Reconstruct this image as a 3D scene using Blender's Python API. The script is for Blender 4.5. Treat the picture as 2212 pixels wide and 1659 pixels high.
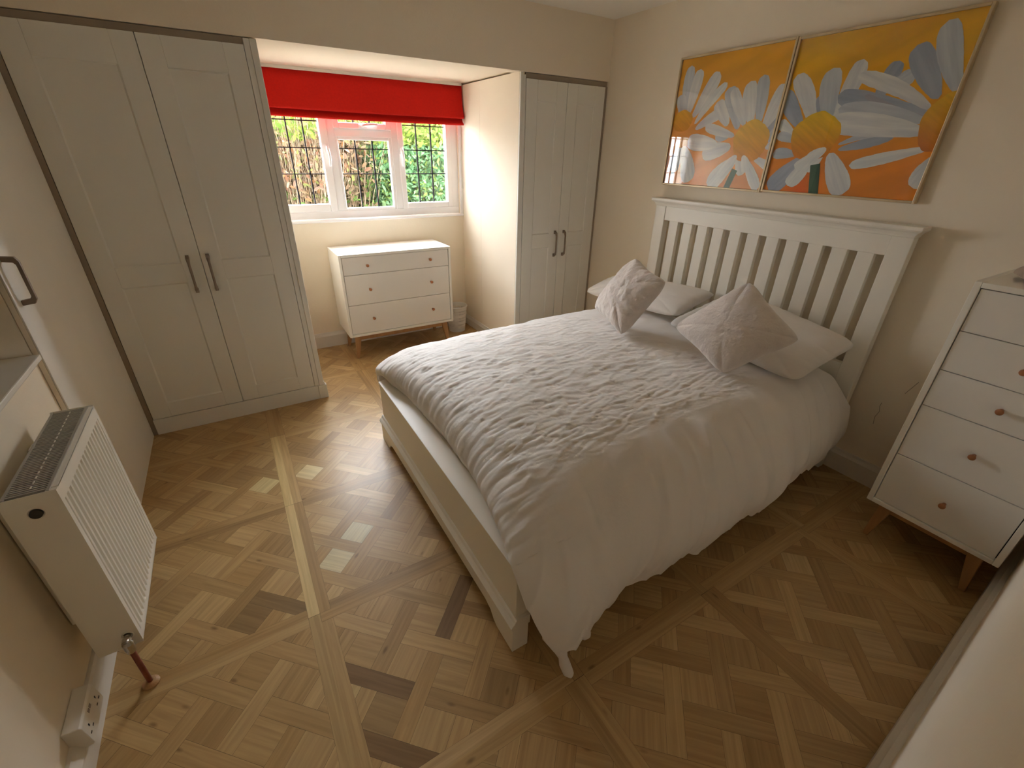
import bpy, math, random
import numpy as np
from mathutils import Vector, Matrix

for o in list(bpy.data.objects): bpy.data.objects.remove(o)
SC = bpy.context.scene
COL = SC.collection
PI = math.pi

# ------------------------------------------------------------------ camera
F_PX, YAW, PIT, ROL = 959.046, .5531, .479, .022
CAMLOC = Vector((-2.6526, -3.0248, 1.5596))
Fw = Vector((math.sin(YAW)*math.cos(PIT), math.cos(YAW)*math.cos(PIT), -math.sin(PIT)))
R0 = Vector((math.cos(YAW), -math.sin(YAW), 0)); U0 = R0.cross(Fw)
Rv = math.cos(ROL)*R0 + math.sin(ROL)*U0; Uv = -math.sin(ROL)*R0 + math.cos(ROL)*U0
cd = bpy.data.cameras.new('camera'); cam = bpy.data.objects.new('camera', cd); COL.objects.link(cam)
cam.matrix_world = Matrix(((Rv.x, Uv.x, -Fw.x, CAMLOC.x), (Rv.y, Uv.y, -Fw.y, CAMLOC.y), (Rv.z, Uv.z, -Fw.z, CAMLOC.z), (0, 0, 0, 1)))
cd.sensor_fit = 'HORIZONTAL'; cd.sensor_width = 36; cd.lens = F_PX/2212*36; cd.clip_start = .01; cd.clip_end = 60
SC.camera = cam

# ------------------------------------------------------------------ sky and exposure
W = bpy.data.worlds.new('sky'); SC.world = W; W.use_nodes = True
nt = W.node_tree; nt.nodes.clear()
wo = nt.nodes.new('ShaderNodeOutputWorld'); bg = nt.nodes.new('ShaderNodeBackground')
tc = nt.nodes.new('ShaderNodeTexCoord'); sx = nt.nodes.new('ShaderNodeSeparateXYZ'); cr = nt.nodes.new('ShaderNodeValToRGB')
nt.links.new(tc.outputs['Generated'], sx.inputs[0]); nt.links.new(sx.outputs['Z'], cr.inputs[0])
cr.color_ramp.elements[0].position = 0.0; cr.color_ramp.elements[0].color = (.91, .965, 1.03, 1)
cr.color_ramp.elements[1].position = .7; cr.color_ramp.elements[1].color = (.52, .55, .58, 1)
ma = nt.nodes.new('ShaderNodeMath'); ma.operation = 'MULTIPLY_ADD'; ma.inputs[1].default_value = .82; ma.inputs[2].default_value = 1.0
nt.links.new(sx.outputs['X'], ma.inputs[0])     # the sky is brighter towards the hidden sun on the right
vm = nt.nodes.new('ShaderNodeVectorMath'); vm.operation = 'SCALE'; nt.links.new(cr.outputs[0], vm.inputs[0]); nt.links.new(ma.outputs[0], vm.inputs['Scale'])
nt.links.new(vm.outputs[0], bg.inputs['Color']); bg.inputs['Strength'].default_value = 82.0
nt.links.new(bg.outputs[0], wo.inputs[0])
pd = bpy.data.lights.new('daylight_portal', 'AREA'); pd.shape = 'RECTANGLE'; pd.size = 1.50; pd.size_y = .80
pd.cycles.is_portal = True
po = bpy.data.objects.new('daylight_portal', pd); COL.objects.link(po)
hd_ = bpy.data.lights.new('hallway_fill', 'AREA'); hd_.shape = 'DISK'; hd_.size = .4; hd_.color = (1.0, .92, .76); hd_.energy = 1.1  # unseen light added behind the camera as dim fill
ho_ = bpy.data.objects.new('hallway_fill', hd_); COL.objects.link(ho_); ho_.location = (-2.8, -3.75, 2.38)
po.location = (-1.57, 1.16, 1.50); po.rotation_euler = (-PI/2, 0, 0)   # faces the room (-y)
SC.view_settings.view_transform = 'Standard'; SC.view_settings.look = 'None'
SC.view_settings.exposure = -0.13; SC.view_settings.gamma = 1.0; SC.view_settings.use_curve_mapping = False
SC.cycles.use_denoising = True
SC.cycles.max_bounces = 14; SC.cycles.diffuse_bounces = 10; SC.cycles.glossy_bounces = 4
SC.cycles.transmission_bounces = 6; SC.cycles.transparent_max_bounces = 12
SC.cycles.sample_clamp_indirect = 20; SC.cycles.caustics_reflective = False; SC.cycles.caustics_refractive = False

# ------------------------------------------------------------------ materials
def newmat(name, col, rough=.6, metal=0., spec=.5, coat=0., sheen=0.):
    m = bpy.data.materials.new(name); m.use_nodes = True
    b = m.node_tree.nodes['Principled BSDF']
    b.inputs['Base Color'].default_value = (*col, 1); b.inputs['Roughness'].default_value = rough
    b.inputs['Metallic'].default_value = metal; b.inputs['Specular IOR Level'].default_value = spec
    b.inputs['Coat Weight'].default_value = coat; b.inputs['Sheen Weight'].default_value = sheen
    return m, b
def noise_vary(m, b, col, col2, scale=4., detail=4., stretch=(1, 1, 1), bump=0., bscale=None, coord='Object', lo=.35, hi=.65, bdist=.002):
    n = m.node_tree.nodes; l = m.node_tree.links
    t = n.new('ShaderNodeTexCoord'); mp = n.new('ShaderNodeMapping'); mp.inputs['Scale'].default_value = stretch
    l.new(t.outputs[coord], mp.inputs[0])
    z = n.new('ShaderNodeTexNoise'); z.inputs['Scale'].default_value = scale; z.inputs['Detail'].default_value = detail
    l.new(mp.outputs[0], z.inputs['Vector'])
    r = n.new('ShaderNodeValToRGB'); r.color_ramp.elements[0].position = lo; r.color_ramp.elements[1].position = hi
    r.color_ramp.elements[0].color = (*col, 1); r.color_ramp.elements[1].color = (*col2, 1)
    l.new(z.outputs[0], r.inputs[0]); l.new(r.outputs[0], b.inputs['Base Color'])
    if bump:
        z2 = n.new('ShaderNodeTexNoise'); z2.inputs['Scale'].default_value = bscale or scale; z2.inputs['Detail'].default_value = 3
        l.new(mp.outputs[0], z2.inputs['Vector'])
        bp = n.new('ShaderNodeBump'); bp.inputs['Strength'].default_value = bump; bp.inputs['Distance'].default_value = bdist
        l.new(z2.outputs[0], bp.inputs['Height']); l.new(bp.outputs[0], b.inputs['Normal'])
def M(name, col, rough=.6, col2=None, **k):
    kk = {a: k.pop(a) for a in list(k) if a in ('metal', 'spec', 'coat', 'sheen')}
    m, b = newmat(name, col, rough, **kk)
    noise_vary(m, b, col, col2 or tuple(c*.96 for c in col), **k)
    return m
WALL = M('cream_paint', (.85, .77, .64), .75, (.835, .755, .625), scale=3, bump=.25, bscale=90, spec=.3)
CEIL = M('ceiling_paint', (.88, .86, .81), .8, (.87, .85, .80), scale=3, spec=.3)
WHITE = M('white_paint', (.76, .73, .67), .42, (.74, .71, .65), scale=5, spec=.5)
WARD = M('wardrobe_white', (.79, .785, .735), .5, (.775, .77, .72), scale=2, bump=.1, bscale=200)
GAP = M('shaded_filler_and_scuff', (.36, .30, .235), .7, scale=3)  # filler brown has the recess shade painted in; scuff marks share the colour
BEDW = M('bed_paint', (.86, .83, .75), .4, (.845, .815, .735), scale=3)
UPVC = M('white_upvc', (.86, .85, .86), .3, (.85, .84, .85), scale=3)
LEAD = M('lead_came', (.035, .032, .035), .9, scale=10, spec=.05)
CHEST = M('white_lacquer', (.87, .86, .80), .38, (.86, .85, .79), scale=2)
CHESTF = M('drawer_front_lacquer', (.82, .805, .765), .42, (.81, .795, .755), scale=2)
OAKLEG = M('oak_leg', (.46, .26, .11), .5, (.38, .20, .08), scale=5, stretch=(6, 6, 1))
KNOB = M('wooden_knob', (.40, .17, .07), .45, (.33, .13, .05), scale=30)
BRONZE = M('pewter_handle', (.27, .21, .165), .45, (.23, .18, .14), scale=20, metal=.4)
BLINDM = M('red_blind_fabric', (.60, .014, .008), .85, (.55, .012, .008), scale=80, bump=.3, bscale=600, spec=.2, bdist=.0008)
COTTON = M('white_cotton', (.80, .765, .735), .62, (.785, .75, .72), scale=6, bump=.25, bscale=60, spec=.3, sheen=.2, bdist=.003)
PILM = M('pillowcase_cotton', (.80, .765, .725), .75, (.785, .75, .71), scale=6, bump=.3, bscale=30, spec=.2, bdist=.004)
FLEECE = M('cream_fleece', (.74, .675, .635), .95, (.70, .635, .60), scale=25, bump=.7, bscale=110, spec=.1, sheen=.5, bdist=.004)
MATT = M('mattress_ticking', (.75, .72, .68), .8, scale=8)
RADW = M('radiator_enamel', (.86, .84, .77), .35, scale=3)
RADG = M('radiator_grille', (.42, .40, .36), .5, scale=3)
CHROME = M('chrome', (.55, .52, .47), .25, metal=1., scale=20)
COPPER = M('copper_pipe', (.30, .10, .06), .4, (.22, .07, .045), metal=.6, scale=30)
DARK = M('dark_void', (.015, .013, .012), .6, scale=3)
BASKET = M('white_plastic_weave', (.74, .72, .68), .5, scale=8)
FRAMEG = M('pale_gold_frame', (.62, .50, .31), .4, (.52, .41, .25), scale=12, metal=.3)
POUCH = M('dusty_brown_cloth', (.42, .33, .26), .9, (.36, .28, .22), scale=14, bump=.4, bscale=60)
GARDW = M('fence_boards', (.10, .075, .055), .9, (.06, .05, .035), scale=6, stretch=(8, 1, .5))
SOIL = M('pale_bounce_ground', (.30, .28, .24), .95, (.24, .22, .19), scale=6)  # unseen ground, pale tone put in to bounce daylight onto the alcove ceiling
BRICK = M('outer_render', (.45, .42, .38), .9, scale=5)
TWIG = M('dry_twig', (.17, .115, .068), .85, (.10, .07, .042), scale=9)

def glass_mat():
    m = bpy.data.materials.new('window_glass'); m.use_nodes = True; n = m.node_tree.nodes; l = m.node_tree.links; n.clear()
    o = n.new('ShaderNodeOutputMaterial'); mx = n.new('ShaderNodeMixShader'); t = n.new('ShaderNodeBsdfTransparent'); g = n.new('ShaderNodeBsdfGlossy')
    ge = n.new('ShaderNodeNewGeometry'); dp = n.new('ShaderNodeVectorMath'); dp.operation = 'DOT_PRODUCT'
    l.new(ge.outputs['Incoming'], dp.inputs[0]); l.new(ge.outputs['Normal'], dp.inputs[1])
    ab = n.new('ShaderNodeMath'); ab.operation = 'ABSOLUTE'; l.new(dp.outputs['Value'], ab.inputs[0])
    om = n.new('ShaderNodeMath'); om.operation = 'SUBTRACT'; om.inputs[0].default_value = 1; l.new(ab.outputs[0], om.inputs[1])
    pw = n.new('ShaderNodeMath'); pw.operation = 'POWER'; pw.inputs[1].default_value = 5; l.new(om.outputs[0], pw.inputs[0])
    f = n.new('ShaderNodeMath'); f.operation = 'MULTIPLY_ADD'; f.inputs[1].default_value = .96; f.inputs[2].default_value = .035; l.new(pw.outputs[0], f.inputs[0])
    t.inputs[0].default_value = (.98, .98, .98, 1); g.inputs['Roughness'].default_value = .02
    l.new(f.outputs[0], mx.inputs[0]); l.new(t.outputs[0], mx.inputs[1]); l.new(g.outputs[0], mx.inputs[2]); l.new(mx.outputs[0], o.inputs[0])
    return m
GLASS = glass_mat()
DGLASS = M('dark_window_glass', (.03, .035, .03), .1, scale=4)

def leaf_mat():
    m = bpy.data.materials.new('leaf'); m.use_nodes = True; n = m.node_tree.nodes; l = m.node_tree.links; n.clear()
    o = n.new('ShaderNodeOutputMaterial'); mx = n.new('ShaderNodeMixShader'); d = n.new('ShaderNodeBsdfDiffuse'); t = n.new('ShaderNodeBsdfTranslucent')
    a = n.new('ShaderNodeAttribute'); a.attribute_name = 'Col'
    l.new(a.outputs['Color'], d.inputs[0]); l.new(a.outputs['Color'], t.inputs[0]); mx.inputs[0].default_value = .4
    l.new(d.outputs[0], mx.inputs[1]); l.new(t.outputs[0], mx.inputs[2]); l.new(mx.outputs[0], o.inputs[0])
    return m
LEAF = leaf_mat()

def floor_mat():
    m, b = newmat('oak_parquet', (.3, .2, .1), .40, spec=.45)
    n = m.node_tree.nodes; l = m.node_tree.links
    uv = n.new('ShaderNodeUVMap'); uv.uv_map = 'UVMap'
    a = n.new('ShaderNodeAttribute'); a.attribute_name = 'Col'
    mp = n.new('ShaderNodeMapping'); mp.inputs['Scale'].default_value = (2.5, 55, 1); l.new(uv.outputs[0], mp.inputs[0])
    z = n.new('ShaderNodeTexNoise'); z.inputs['Scale'].default_value = 1.4; z.inputs['Detail'].default_value = 5; z.inputs['Distortion'].default_value = .6
    l.new(mp.outputs[0], z.inputs['Vector'])
    r = n.new('ShaderNodeValToRGB'); r.color_ramp.elements[0].position = .28; r.color_ramp.elements[1].position = .66
    r.color_ramp.elements[0].color = (.80, .77, .73, 1); r.color_ramp.elements[1].color = (1.07, 1.07, 1.07, 1)
    l.new(z.outputs[0], r.inputs[0])
    # knots
    mk = n.new('ShaderNodeMapping'); mk.inputs['Scale'].default_value = (5, 12, 1); l.new(uv.outputs[0], mk.inputs[0])
    vo = n.new('ShaderNodeTexVoronoi'); vo.inputs['Scale'].default_value = 1.0; l.new(mk.outputs[0], vo.inputs['Vector'])
    kr = n.new('ShaderNodeValToRGB'); kr.color_ramp.elements[0].position = .03; kr.color_ramp.elements[1].position = .10
    kr.color_ramp.elements[0].color = (.45, .4, .35, 1); kr.color_ramp.elements[1].color = (1, 1, 1, 1); l.new(vo.outputs['Distance'], kr.inputs[0])
    m1 = n.new('ShaderNodeMix'); m1.data_type = 'RGBA'; m1.blend_type = 'MULTIPLY'; m1.inputs[0].default_value = 1
    l.new(a.outputs['Color'], m1.inputs[6]); l.new(r.outputs[0], m1.inputs[7])
    m2 = n.new('ShaderNodeMix'); m2.data_type = 'RGBA'; m2.blend_type = 'MULTIPLY'; m2.inputs[0].default_value = .8
    l.new(m1.outputs[2], m2.inputs[6]); l.new(kr.outputs[0], m2.inputs[7])
    l.new(m2.outputs[2], b.inputs['Base Color'])
    bp = n.new('ShaderNodeBump'); bp.inputs['Strength'].default_value = .25; bp.inputs['Distance'].default_value = .0015
    l.new(z.outputs[0], bp.inputs['Height']); l.new(bp.outputs[0], b.inputs['Normal'])
    return m
def translucent_mix(m, col, k):
    n = m.node_tree.nodes; l = m.node_tree.links; b = n['Principled BSDF']; o = n['Material Output']
    t = n.new('ShaderNodeBsdfTranslucent'); t.inputs[0].default_value = (*col, 1); mx = n.new('ShaderNodeMixShader'); mx.inputs[0].default_value = k
    l.new(b.outputs[0], mx.inputs[1]); l.new(t.outputs[0], mx.inputs[2]); l.new(mx.outputs[0], o.inputs[0])
translucent_mix(BLINDM, (.62, .03, .012), .12)
PARQ = floor_mat()

def paint_mat():
    m, b = newmat('daisy_print', (.8, .4, .05), .5, spec=.35)
    n = m.node_tree.nodes; l = m.node_tree.links
    a = n.new('ShaderNodeAttribute'); a.attribute_name = 'Col'
    uv = n.new('ShaderNodeUVMap'); uv.uv_map = 'UVMap'
    mp = n.new('ShaderNodeMapping'); mp.inputs['Scale'].default_value = (3, 30, 1); l.new(uv.outputs[0], mp.inputs[0])
    z = n.new('ShaderNodeTexNoise'); z.inputs['Scale'].default_value = 1.5; z.inputs['Detail'].default_value = 4; l.new(mp.outputs[0], z.inputs['Vector'])
    r = n.new('ShaderNodeValToRGB'); r.color_ramp.elements[0].position = .3; r.color_ramp.elements[1].position = .7
    r.color_ramp.elements[0].color = (.80, .82, .86, 1); r.color_ramp.elements[1].color = (1.05, 1.05, 1.03, 1); l.new(z.outputs[0], r.inputs[0])
    m1 = n.new('ShaderNodeMix'); m1.data_type = 'RGBA'; m1.blend_type = 'MULTIPLY'; m1.inputs[0].default_value = 1
    l.new(a.outputs['Color'], m1.inputs[6]); l.new(r.outputs[0], m1.inputs[7]); l.new(m1.outputs[2], b.inputs['Base Color'])
    return m
PRINT = paint_mat()

# ------------------------------------------------------------------ mesh helpers
class MB:
    def __init__(s): s.v = []; s.f = []; s.c = []; s.uv = []; s.col = None
    def add(s, vs, fs, cols=None, uvs=None):
        b = len(s.v); s.v += [tuple(p) for p in vs]
        for k, f in enumerate(fs):
            s.f.append([b+i for i in f])
            if cols is not None: s.c.append(cols[k])
            if uvs is not None: s.uv.append(uvs[k])
        return s
    def box(s, x0, y0, z0, x1, y1, z1):
        x0, x1 = min(x0, x1), max(x0, x1); y0, y1 = min(y0, y1), max(y0, y1); z0, z1 = min(z0, z1), max(z0, z1)
        return s.add([(x0, y0, z0), (x1, y0, z0), (x1, y1, z0), (x0, y1, z0), (x0, y0, z1), (x1, y0, z1), (x1, y1, z1), (x0, y1, z1)],
                     [(0, 3, 2, 1), (4, 5, 6, 7), (0, 1, 5, 4), (1, 2, 6, 5), (2, 3, 7, 6), (3, 0, 4, 7)])
    def hexa(s, bot, top):  # two quads (ccw from above)
        return s.add(list(bot)+list(top), [(0, 3, 2, 1), (4, 5, 6, 7), (0, 1, 5, 4), (1, 2, 6, 5), (2, 3, 7, 6), (3, 0, 4, 7)])
    def lathe(s, prof, c=(0, 0, 0), axis='z', n=24, cap=True):
        vs = []
        for r, h in prof:
            for k in range(n):
                a = 2*PI*k/n; p = (r*math.cos(a), r*math.sin(a), h)
                if axis == 'x': p = (p[2], p[0], p[1])
                elif axis == 'y': p = (p[1], p[2], p[0])
                vs.append((c[0]+p[0], c[1]+p[1], c[2]+p[2]))
        fs = []
        for i in range(len(prof)-1):
            for k in range(n): fs.append((i*n+k, i*n+(k+1) % n, (i+1)*n+(k+1) % n, (i+1)*n+k))
        if cap: fs.append(tuple(range(n))[::-1]); fs.append(tuple((len(prof)-1)*n+k for k in range(n)))
        return s.add(vs, fs)
    def tube(s, pts, r, n=8, rs=None):
        pts = [Vector(p) for p in pts]; vs = []; up = None
        for i, p in enumerate(pts):
            d = (pts[min(i+1, len(pts)-1)]-pts[max(i-1, 0)]).normalized()
            if up is None:
                up = Vector((0, 0, 1)) if abs(d.z) < .9 else Vector((1, 0, 0))
            a = d.cross(up).normalized(); b = a.cross(d).normalized(); up = b
            rr = rs[i] if rs else r
            for k in range(n):
                t = 2*PI*k/n; vs.append(p+a*math.cos(t)*rr+b*math.sin(t)*rr)
        fs = []
        for i in range(len(pts)-1):
            for k in range(n): fs.append((i*n+k, i*n+(k+1) % n, (i+1)*n+(k+1) % n, (i+1)*n+k))
        fs.append(tuple(range(n))[::-1]); fs.append(tuple((len(pts)-1)*n+k for k in range(n)))
        return s.add(vs, fs)
    def prism(s, poly, axis, a, b):
        n = len(poly)
        def P(u, v, w): return {'x': (w, u, v), 'y': (u, w, v), 'z': (u, v, w)}[axis]
        return s.add([P(u, v, a) for u, v in poly]+[P(u, v, b) for u, v in poly],
                     [tuple(range(n))[::-1], tuple(range(n, 2*n))]+[(k, (k+1) % n, n+(k+1) % n, n+k) for k in range(n)])
    def build(s, name, mat, parent=None, bevel=0., smooth=False, loc=None, fix=True, seg=2):
        me = bpy.data.meshes.new(name)
        org = Vector(loc) if loc is not None else (Vector(parent.location) if parent is not None and False else Vector((0, 0, 0)))
        me.from_pydata([tuple(Vector(p)-org) for p in s.v], [], s.f); me.update()
        if s.c:
            ca = me.color_attributes.new('Col', 'FLOAT_COLOR', 'CORNER')
            k = 0
            for fi, f in enumerate(s.f):
                cc = s.c[fi]
                for j in range(len(f)):
                    ca.data[k].color = (*(cc[j] if isinstance(cc[0], (tuple, list)) else cc), 1); k += 1
        if s.uv:
            ul = me.uv_layers.new(name='UVMap'); k = 0
            for fi, f in enumerate(s.f):
                for j in range(len(f)): ul.data[k].uv = s.uv[fi][j]; k += 1
        if fix and not s.c and not s.uv:
            import bmesh
            bm = bmesh.new(); bm.from_mesh(me); bmesh.ops.recalc_face_normals(bm, faces=bm.faces); bm.to_mesh(me); bm.free()
        if smooth:
            for p in me.polygons: p.use_smooth = True
        me.materials.append(mat)
        o = bpy.data.objects.new(name, me); COL.objects.link(o)
        if loc is not None: o.location = loc
        if parent is not None:
            o.parent = parent
            if loc is None and parent.type == 'EMPTY' and not parent.get('at_origin'):
                pass
        if bevel:
            bv = o.modifiers.new('bevel', 'BEVEL'); bv.width = bevel; bv.segments = seg; bv.limit_method = 'ANGLE'; bv.angle_limit = math.radians(40)
        return o
def tag(o, label, cat, group=None):
    o['label'] = label; o['category'] = cat
    if group: o['group'] = group
    return o
def thing(name, label, cat, loc, group=None):
    """Empty at the base; parts are written in world coordinates and re-based by finish()"""
    o = bpy.data.objects.new(name, None); COL.objects.link(o); o.empty_display_size = .1
    tag(o, label, cat, group); o['_base'] = tuple(loc)
    return o
def finish(o):
    b = Vector(o['_base']); del o['_base']
    for ch in o.children: ch.location = Vector(ch.location)-b
    o.location = b
def structure(name, mb, mat, **k):
    o = mb.build(name, mat, **k); o['kind'] = 'structure'; return o
def box_o(name, mat, x0, y0, z0, x1, y1, z1, parent=None, bevel=0., **k):
    return MB().box(x0, y0, z0, x1, y1, z1).build(name, mat, parent, bevel, **k)

# numpy perlin noise
_rng = np.random.default_rng(7); _perm = np.concatenate([_rng.permutation(256)]*2); _g = _rng.normal(size=(256, 2)); _g /= np.linalg.norm(_g, axis=1)[:, None]
def perlin(x, y):
    xi = np.floor(x).astype(int); yi = np.floor(y).astype(int); xf = x-xi; yf = y-yi
    u = xf**3*(xf*(xf*6-15)+10); v = yf**3*(yf*(yf*6-15)+10)
    def gr(a, b, dx, dy):
        h = _g[_perm[(_perm[a & 255]+b) & 255]]; return h[..., 0]*dx+h[..., 1]*dy
    n00 = gr(xi, yi, xf, yf); n10 = gr(xi+1, yi, xf-1, yf); n01 = gr(xi, yi+1, xf, yf-1); n11 = gr(xi+1, yi+1, xf-1, yf-1)
    return (n00*(1-u)+n10*u)*(1-v)+(n01*(1-u)+n11*u)*v
def fbm(x, y, o=4):
    r = 0; a = 1.
    for k in range(o): r = r+a*perlin(x*2**k+17*k, y*2**k+5*k); a *= .5
    return r

# ================================================================== SETTING
XL, XR, YN, ZC, H1, D = -3.34, 0.0, -3.06, 2.41, 2.045, .95
AXL, AXR = -2.335, -.77

# floor: Versailles panels, each plank its own quad
def clip(poly, x0, x1, y0, y1):
    for ax, lim, sg in ((0, x0, 1), (0, x1, -1), (1, y0, 1), (1, y1, -1)):
        out = []
        for i in range(len(poly)):
            a, b = poly[i], poly[(i+1) % len(poly)]
            da, db = (a[ax]-lim)*sg, (b[ax]-lim)*sg
            if da >= 0: out.append(a)
            if (da >= 0) != (db >= 0):
                t = da/(da-db); out.append((a[0]+(b[0]-a[0])*t, a[1]+(b[1]-a[1])*t))
        poly = out
        if len(poly) < 3: return []
    return poly
fl = MB(); rnd = random.Random(11)
OAK = [(.40, .247, .115), (.425, .265, .127), (.375, .227, .102), (.445, .285, .14), (.41, .258, .122)]
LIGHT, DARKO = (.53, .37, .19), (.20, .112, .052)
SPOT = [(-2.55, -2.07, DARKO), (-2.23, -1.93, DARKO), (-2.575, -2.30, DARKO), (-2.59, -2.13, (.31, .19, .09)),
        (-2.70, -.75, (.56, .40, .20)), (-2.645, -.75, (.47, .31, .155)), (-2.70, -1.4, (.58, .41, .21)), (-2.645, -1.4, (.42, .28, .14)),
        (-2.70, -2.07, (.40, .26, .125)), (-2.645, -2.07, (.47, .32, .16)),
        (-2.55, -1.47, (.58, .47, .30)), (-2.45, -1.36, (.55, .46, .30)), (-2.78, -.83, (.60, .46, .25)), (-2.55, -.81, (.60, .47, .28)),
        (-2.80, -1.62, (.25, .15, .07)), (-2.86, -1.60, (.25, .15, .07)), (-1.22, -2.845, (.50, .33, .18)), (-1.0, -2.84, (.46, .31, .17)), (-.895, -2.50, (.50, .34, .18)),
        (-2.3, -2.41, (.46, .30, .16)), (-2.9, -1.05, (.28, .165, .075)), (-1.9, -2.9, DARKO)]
def inpoly(poly, x, y):
    c = False; n = len(poly)
    for i in range(n):
        x1, y1 = poly[i]; x2, y2 = poly[(i+1) % n]
        if (y1 > y) != (y2 > y) and x < (x2-x1)*(y-y1)/(y2-y1)+x1: c = not c
    return c
def plank(poly, ang, z=0.):
    if len(poly) < 3: return
    cx = sum(p[0] for p in poly)/len(poly); cy = sum(p[1] for p in poly)/len(poly)
    q = [(cx+(p[0]-cx)*(1-.0006/max(.02, math.hypot(p[0]-cx, p[1]-cy))), cy+(p[1]-cy)*(1-.0006/max(.02, math.hypot(p[0]-cx, p[1]-cy)))) for p in poly]
    r = rnd.random(); col = rnd.choice(OAK)
    if r < .10: col = (.34, .205, .095)
    elif r > .88: col = (.475, .31, .155)
    for sx_, sy_, sc_ in SPOT:
        if inpoly(poly, sx_, sy_): col = sc_
    k = .94+.12*rnd.random(); col = (col[0]*k*1.20, col[1]*k*1.28, col[2]*k*1.20)
    ca, sa = math.cos(ang), math.sin(ang); ou, ov = rnd.random()*50, rnd.random()*50
    uv = [(p[0]*ca+p[1]*sa+ou, -p[0]*sa+p[1]*ca+ov) for p in q]
    area = sum(q[i][0]*q[(i+1) % len(q)][1]-q[(i+1) % len(q)][0]*q[i][1] for i in range(len(q)))
    if area < 0: q = q[::-1]; uv = uv[::-1]
    fl.add([(p[0], p[1], z) for p in q], [tuple(range(len(q)))], [col], [uv])
PITCH, BW, PX0, PY0 = .682, .040, -2.345, -2.072
s2 = math.sqrt(.5)
for pi_ in range(-2, 6):
    for pj in range(-4, 6):
        cx, cy = PX0+PITCH*pi_, PY0+PITCH*pj; hp = PITCH/2; hi = hp-BW
        X0, X1, Y0, Y1 = XL, .02, -4.3, 1.0
        def out(poly, ang):
            poly = clip(poly, X0, X1, Y0, Y1)
            if len(poly) >= 3: plank(poly, ang)
        xfull = rnd.random() < .75
        hx, hy = (hp, hi) if not xfull else (hi, hp)
        for sg in (-1, 1):
            xa, xb = sorted((cx+sg*hi, cx+sg*hp)); out([(xa, cy-hy), (xb, cy-hy), (xb, cy+hy), (xa, cy+hy)], PI/2)
            ya, yb = sorted((cy+sg*hi, cy+sg*hp)); out([(cx-hx, ya), (cx+hx, ya), (cx+hx, yb), (cx-hx, yb)], 0)
        P_, Wd = .1645, .0565
        def st(s0, s1, t0, t1):   # rectangle in the turned frame, clipped to the panel
            pts = [(cx+(s-t)*s2, cy+(s+t)*s2) for s, t in ((s0, t0), (s1, t0), (s1, t1), (s0, t1))]
            return clip(pts, cx-hi, cx+hi, cy-hi, cy+hi)
        for i in range(-3, 4):
            for j in range(-3, 4):
                out(st(i*P_+Wd/2, (i+1)*P_-Wd/2, j*P_+Wd/2, (j+1)*P_-Wd/2), PI/4 if (i+j+pi_) % 2 else -PI/4)
        for i in range(-3, 4):
            # band at s = i*P (runs along t), cut where the t band lies on top (i+j odd)
            js = [j for j in range(-4, 5) if (i+j) % 2 == 1]
            for a, b in zip(js[:-1], js[1:]): out(st(i*P_-Wd/2, i*P_+Wd/2, a*P_+Wd/2, b*P_-Wd/2), 3*PI/4)
            iis = [k for k in range(-4, 5) if (i+k) % 2 == 0]
            for a, b in zip(iis[:-1], iis[1:]): out(st(a*P_+Wd/2, b*P_-Wd/2, i*P_-Wd/2, i*P_+Wd/2), PI/4)
floor = structure('floor', fl, PARQ, fix=False)
structure('trim_floor_base', MB().box(XL-.1, -4.4, -.06, .1, 1.05, -.0015), DARK)

structure('ceiling', MB().box(XL-.1, -4.4, ZC, .1, 1.3, ZC+.1), CEIL)
wr = structure('wall_right', MB().box(0, -4.4, -.06, .12, 1.3, ZC), WALL)
# left wall with recessed window opening, plus cupboard niche
wl = MB(); xw0, xw1 = XL-.30, XL
wy0, wy1, wz0, wz1 = -2.55, -.952, .885, 2.05
wl.box(xw0, -4.4, -.06, xw1, wy0, ZC); wl.box(xw0, wy1, -.06, xw1, 1.3, ZC)
wl.box(xw0, wy0, -.06, xw1, wy1, wz0); wl.box(xw0, wy0, wz1, xw1, wy1, ZC)
structure('wall_left', wl, WALL)
# window wall with opening
wb = MB(); ox0, ox1, oz0, oz1 = AXL, -.80, 1.05, 2.045
wb.box(XL, D, -.06, ox0, D+.25, ZC); wb.box(ox1, D, -.06, 0, D+.25, ZC); wb.box(ox0, D, -.06, ox1, D+.25, oz0); wb.box(ox0, D, oz1, ox1, D+.25, ZC)
structure('wall_back', wb, WALL)
# bulkhead over the wardrobes and the alcove
structure('wall_bulkhead', MB().box(XL, 0, H1, 0, .10, ZC), WALL)
structure('ceiling_alcove', MB().box(XL, .10, H1+.012, 0, D, ZC), WALL)
structure('wall_alcove_right', MB().box(AXR, .015, 0, AXR+.04, .594, H1).box(AXR+.001, .594, 0, AXR+.04, .597, H1).box(AXR, .597, 0, AXR+.04, D, H1), WALL)
# near wall, slightly toed; doorway round the camera at its left end
def ny(x): return -3.10+(x+2.5)*.036
nw = MB()
def nearwall(mb, xa, xb, za, zb, t=.14, o=0.):
    mb.hexa([(xa, ny(xa)+o-t, za), (xb, ny(xb)+o-t, za), (xb, ny(xb)+o, za), (xa, ny(xa)+o, za)], [(xa, ny(xa)+o-t, zb), (xb, ny(xb)+o-t, zb), (xb, ny(xb)+o, zb), (xa, ny(xa)+o, zb)])
nearwall(nw, -2.45, 0, -.06, ZC); nearwall(nw, XL, -3.24, -.06, ZC); nearwall(nw, -3.24, -2.45, 2.03, ZC)
structure('wall_front', nw, WALL)
structure('wall_hallway', MB().box(XL-.1, -4.42, -.06, .1, -4.3, ZC), WALL)

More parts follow.
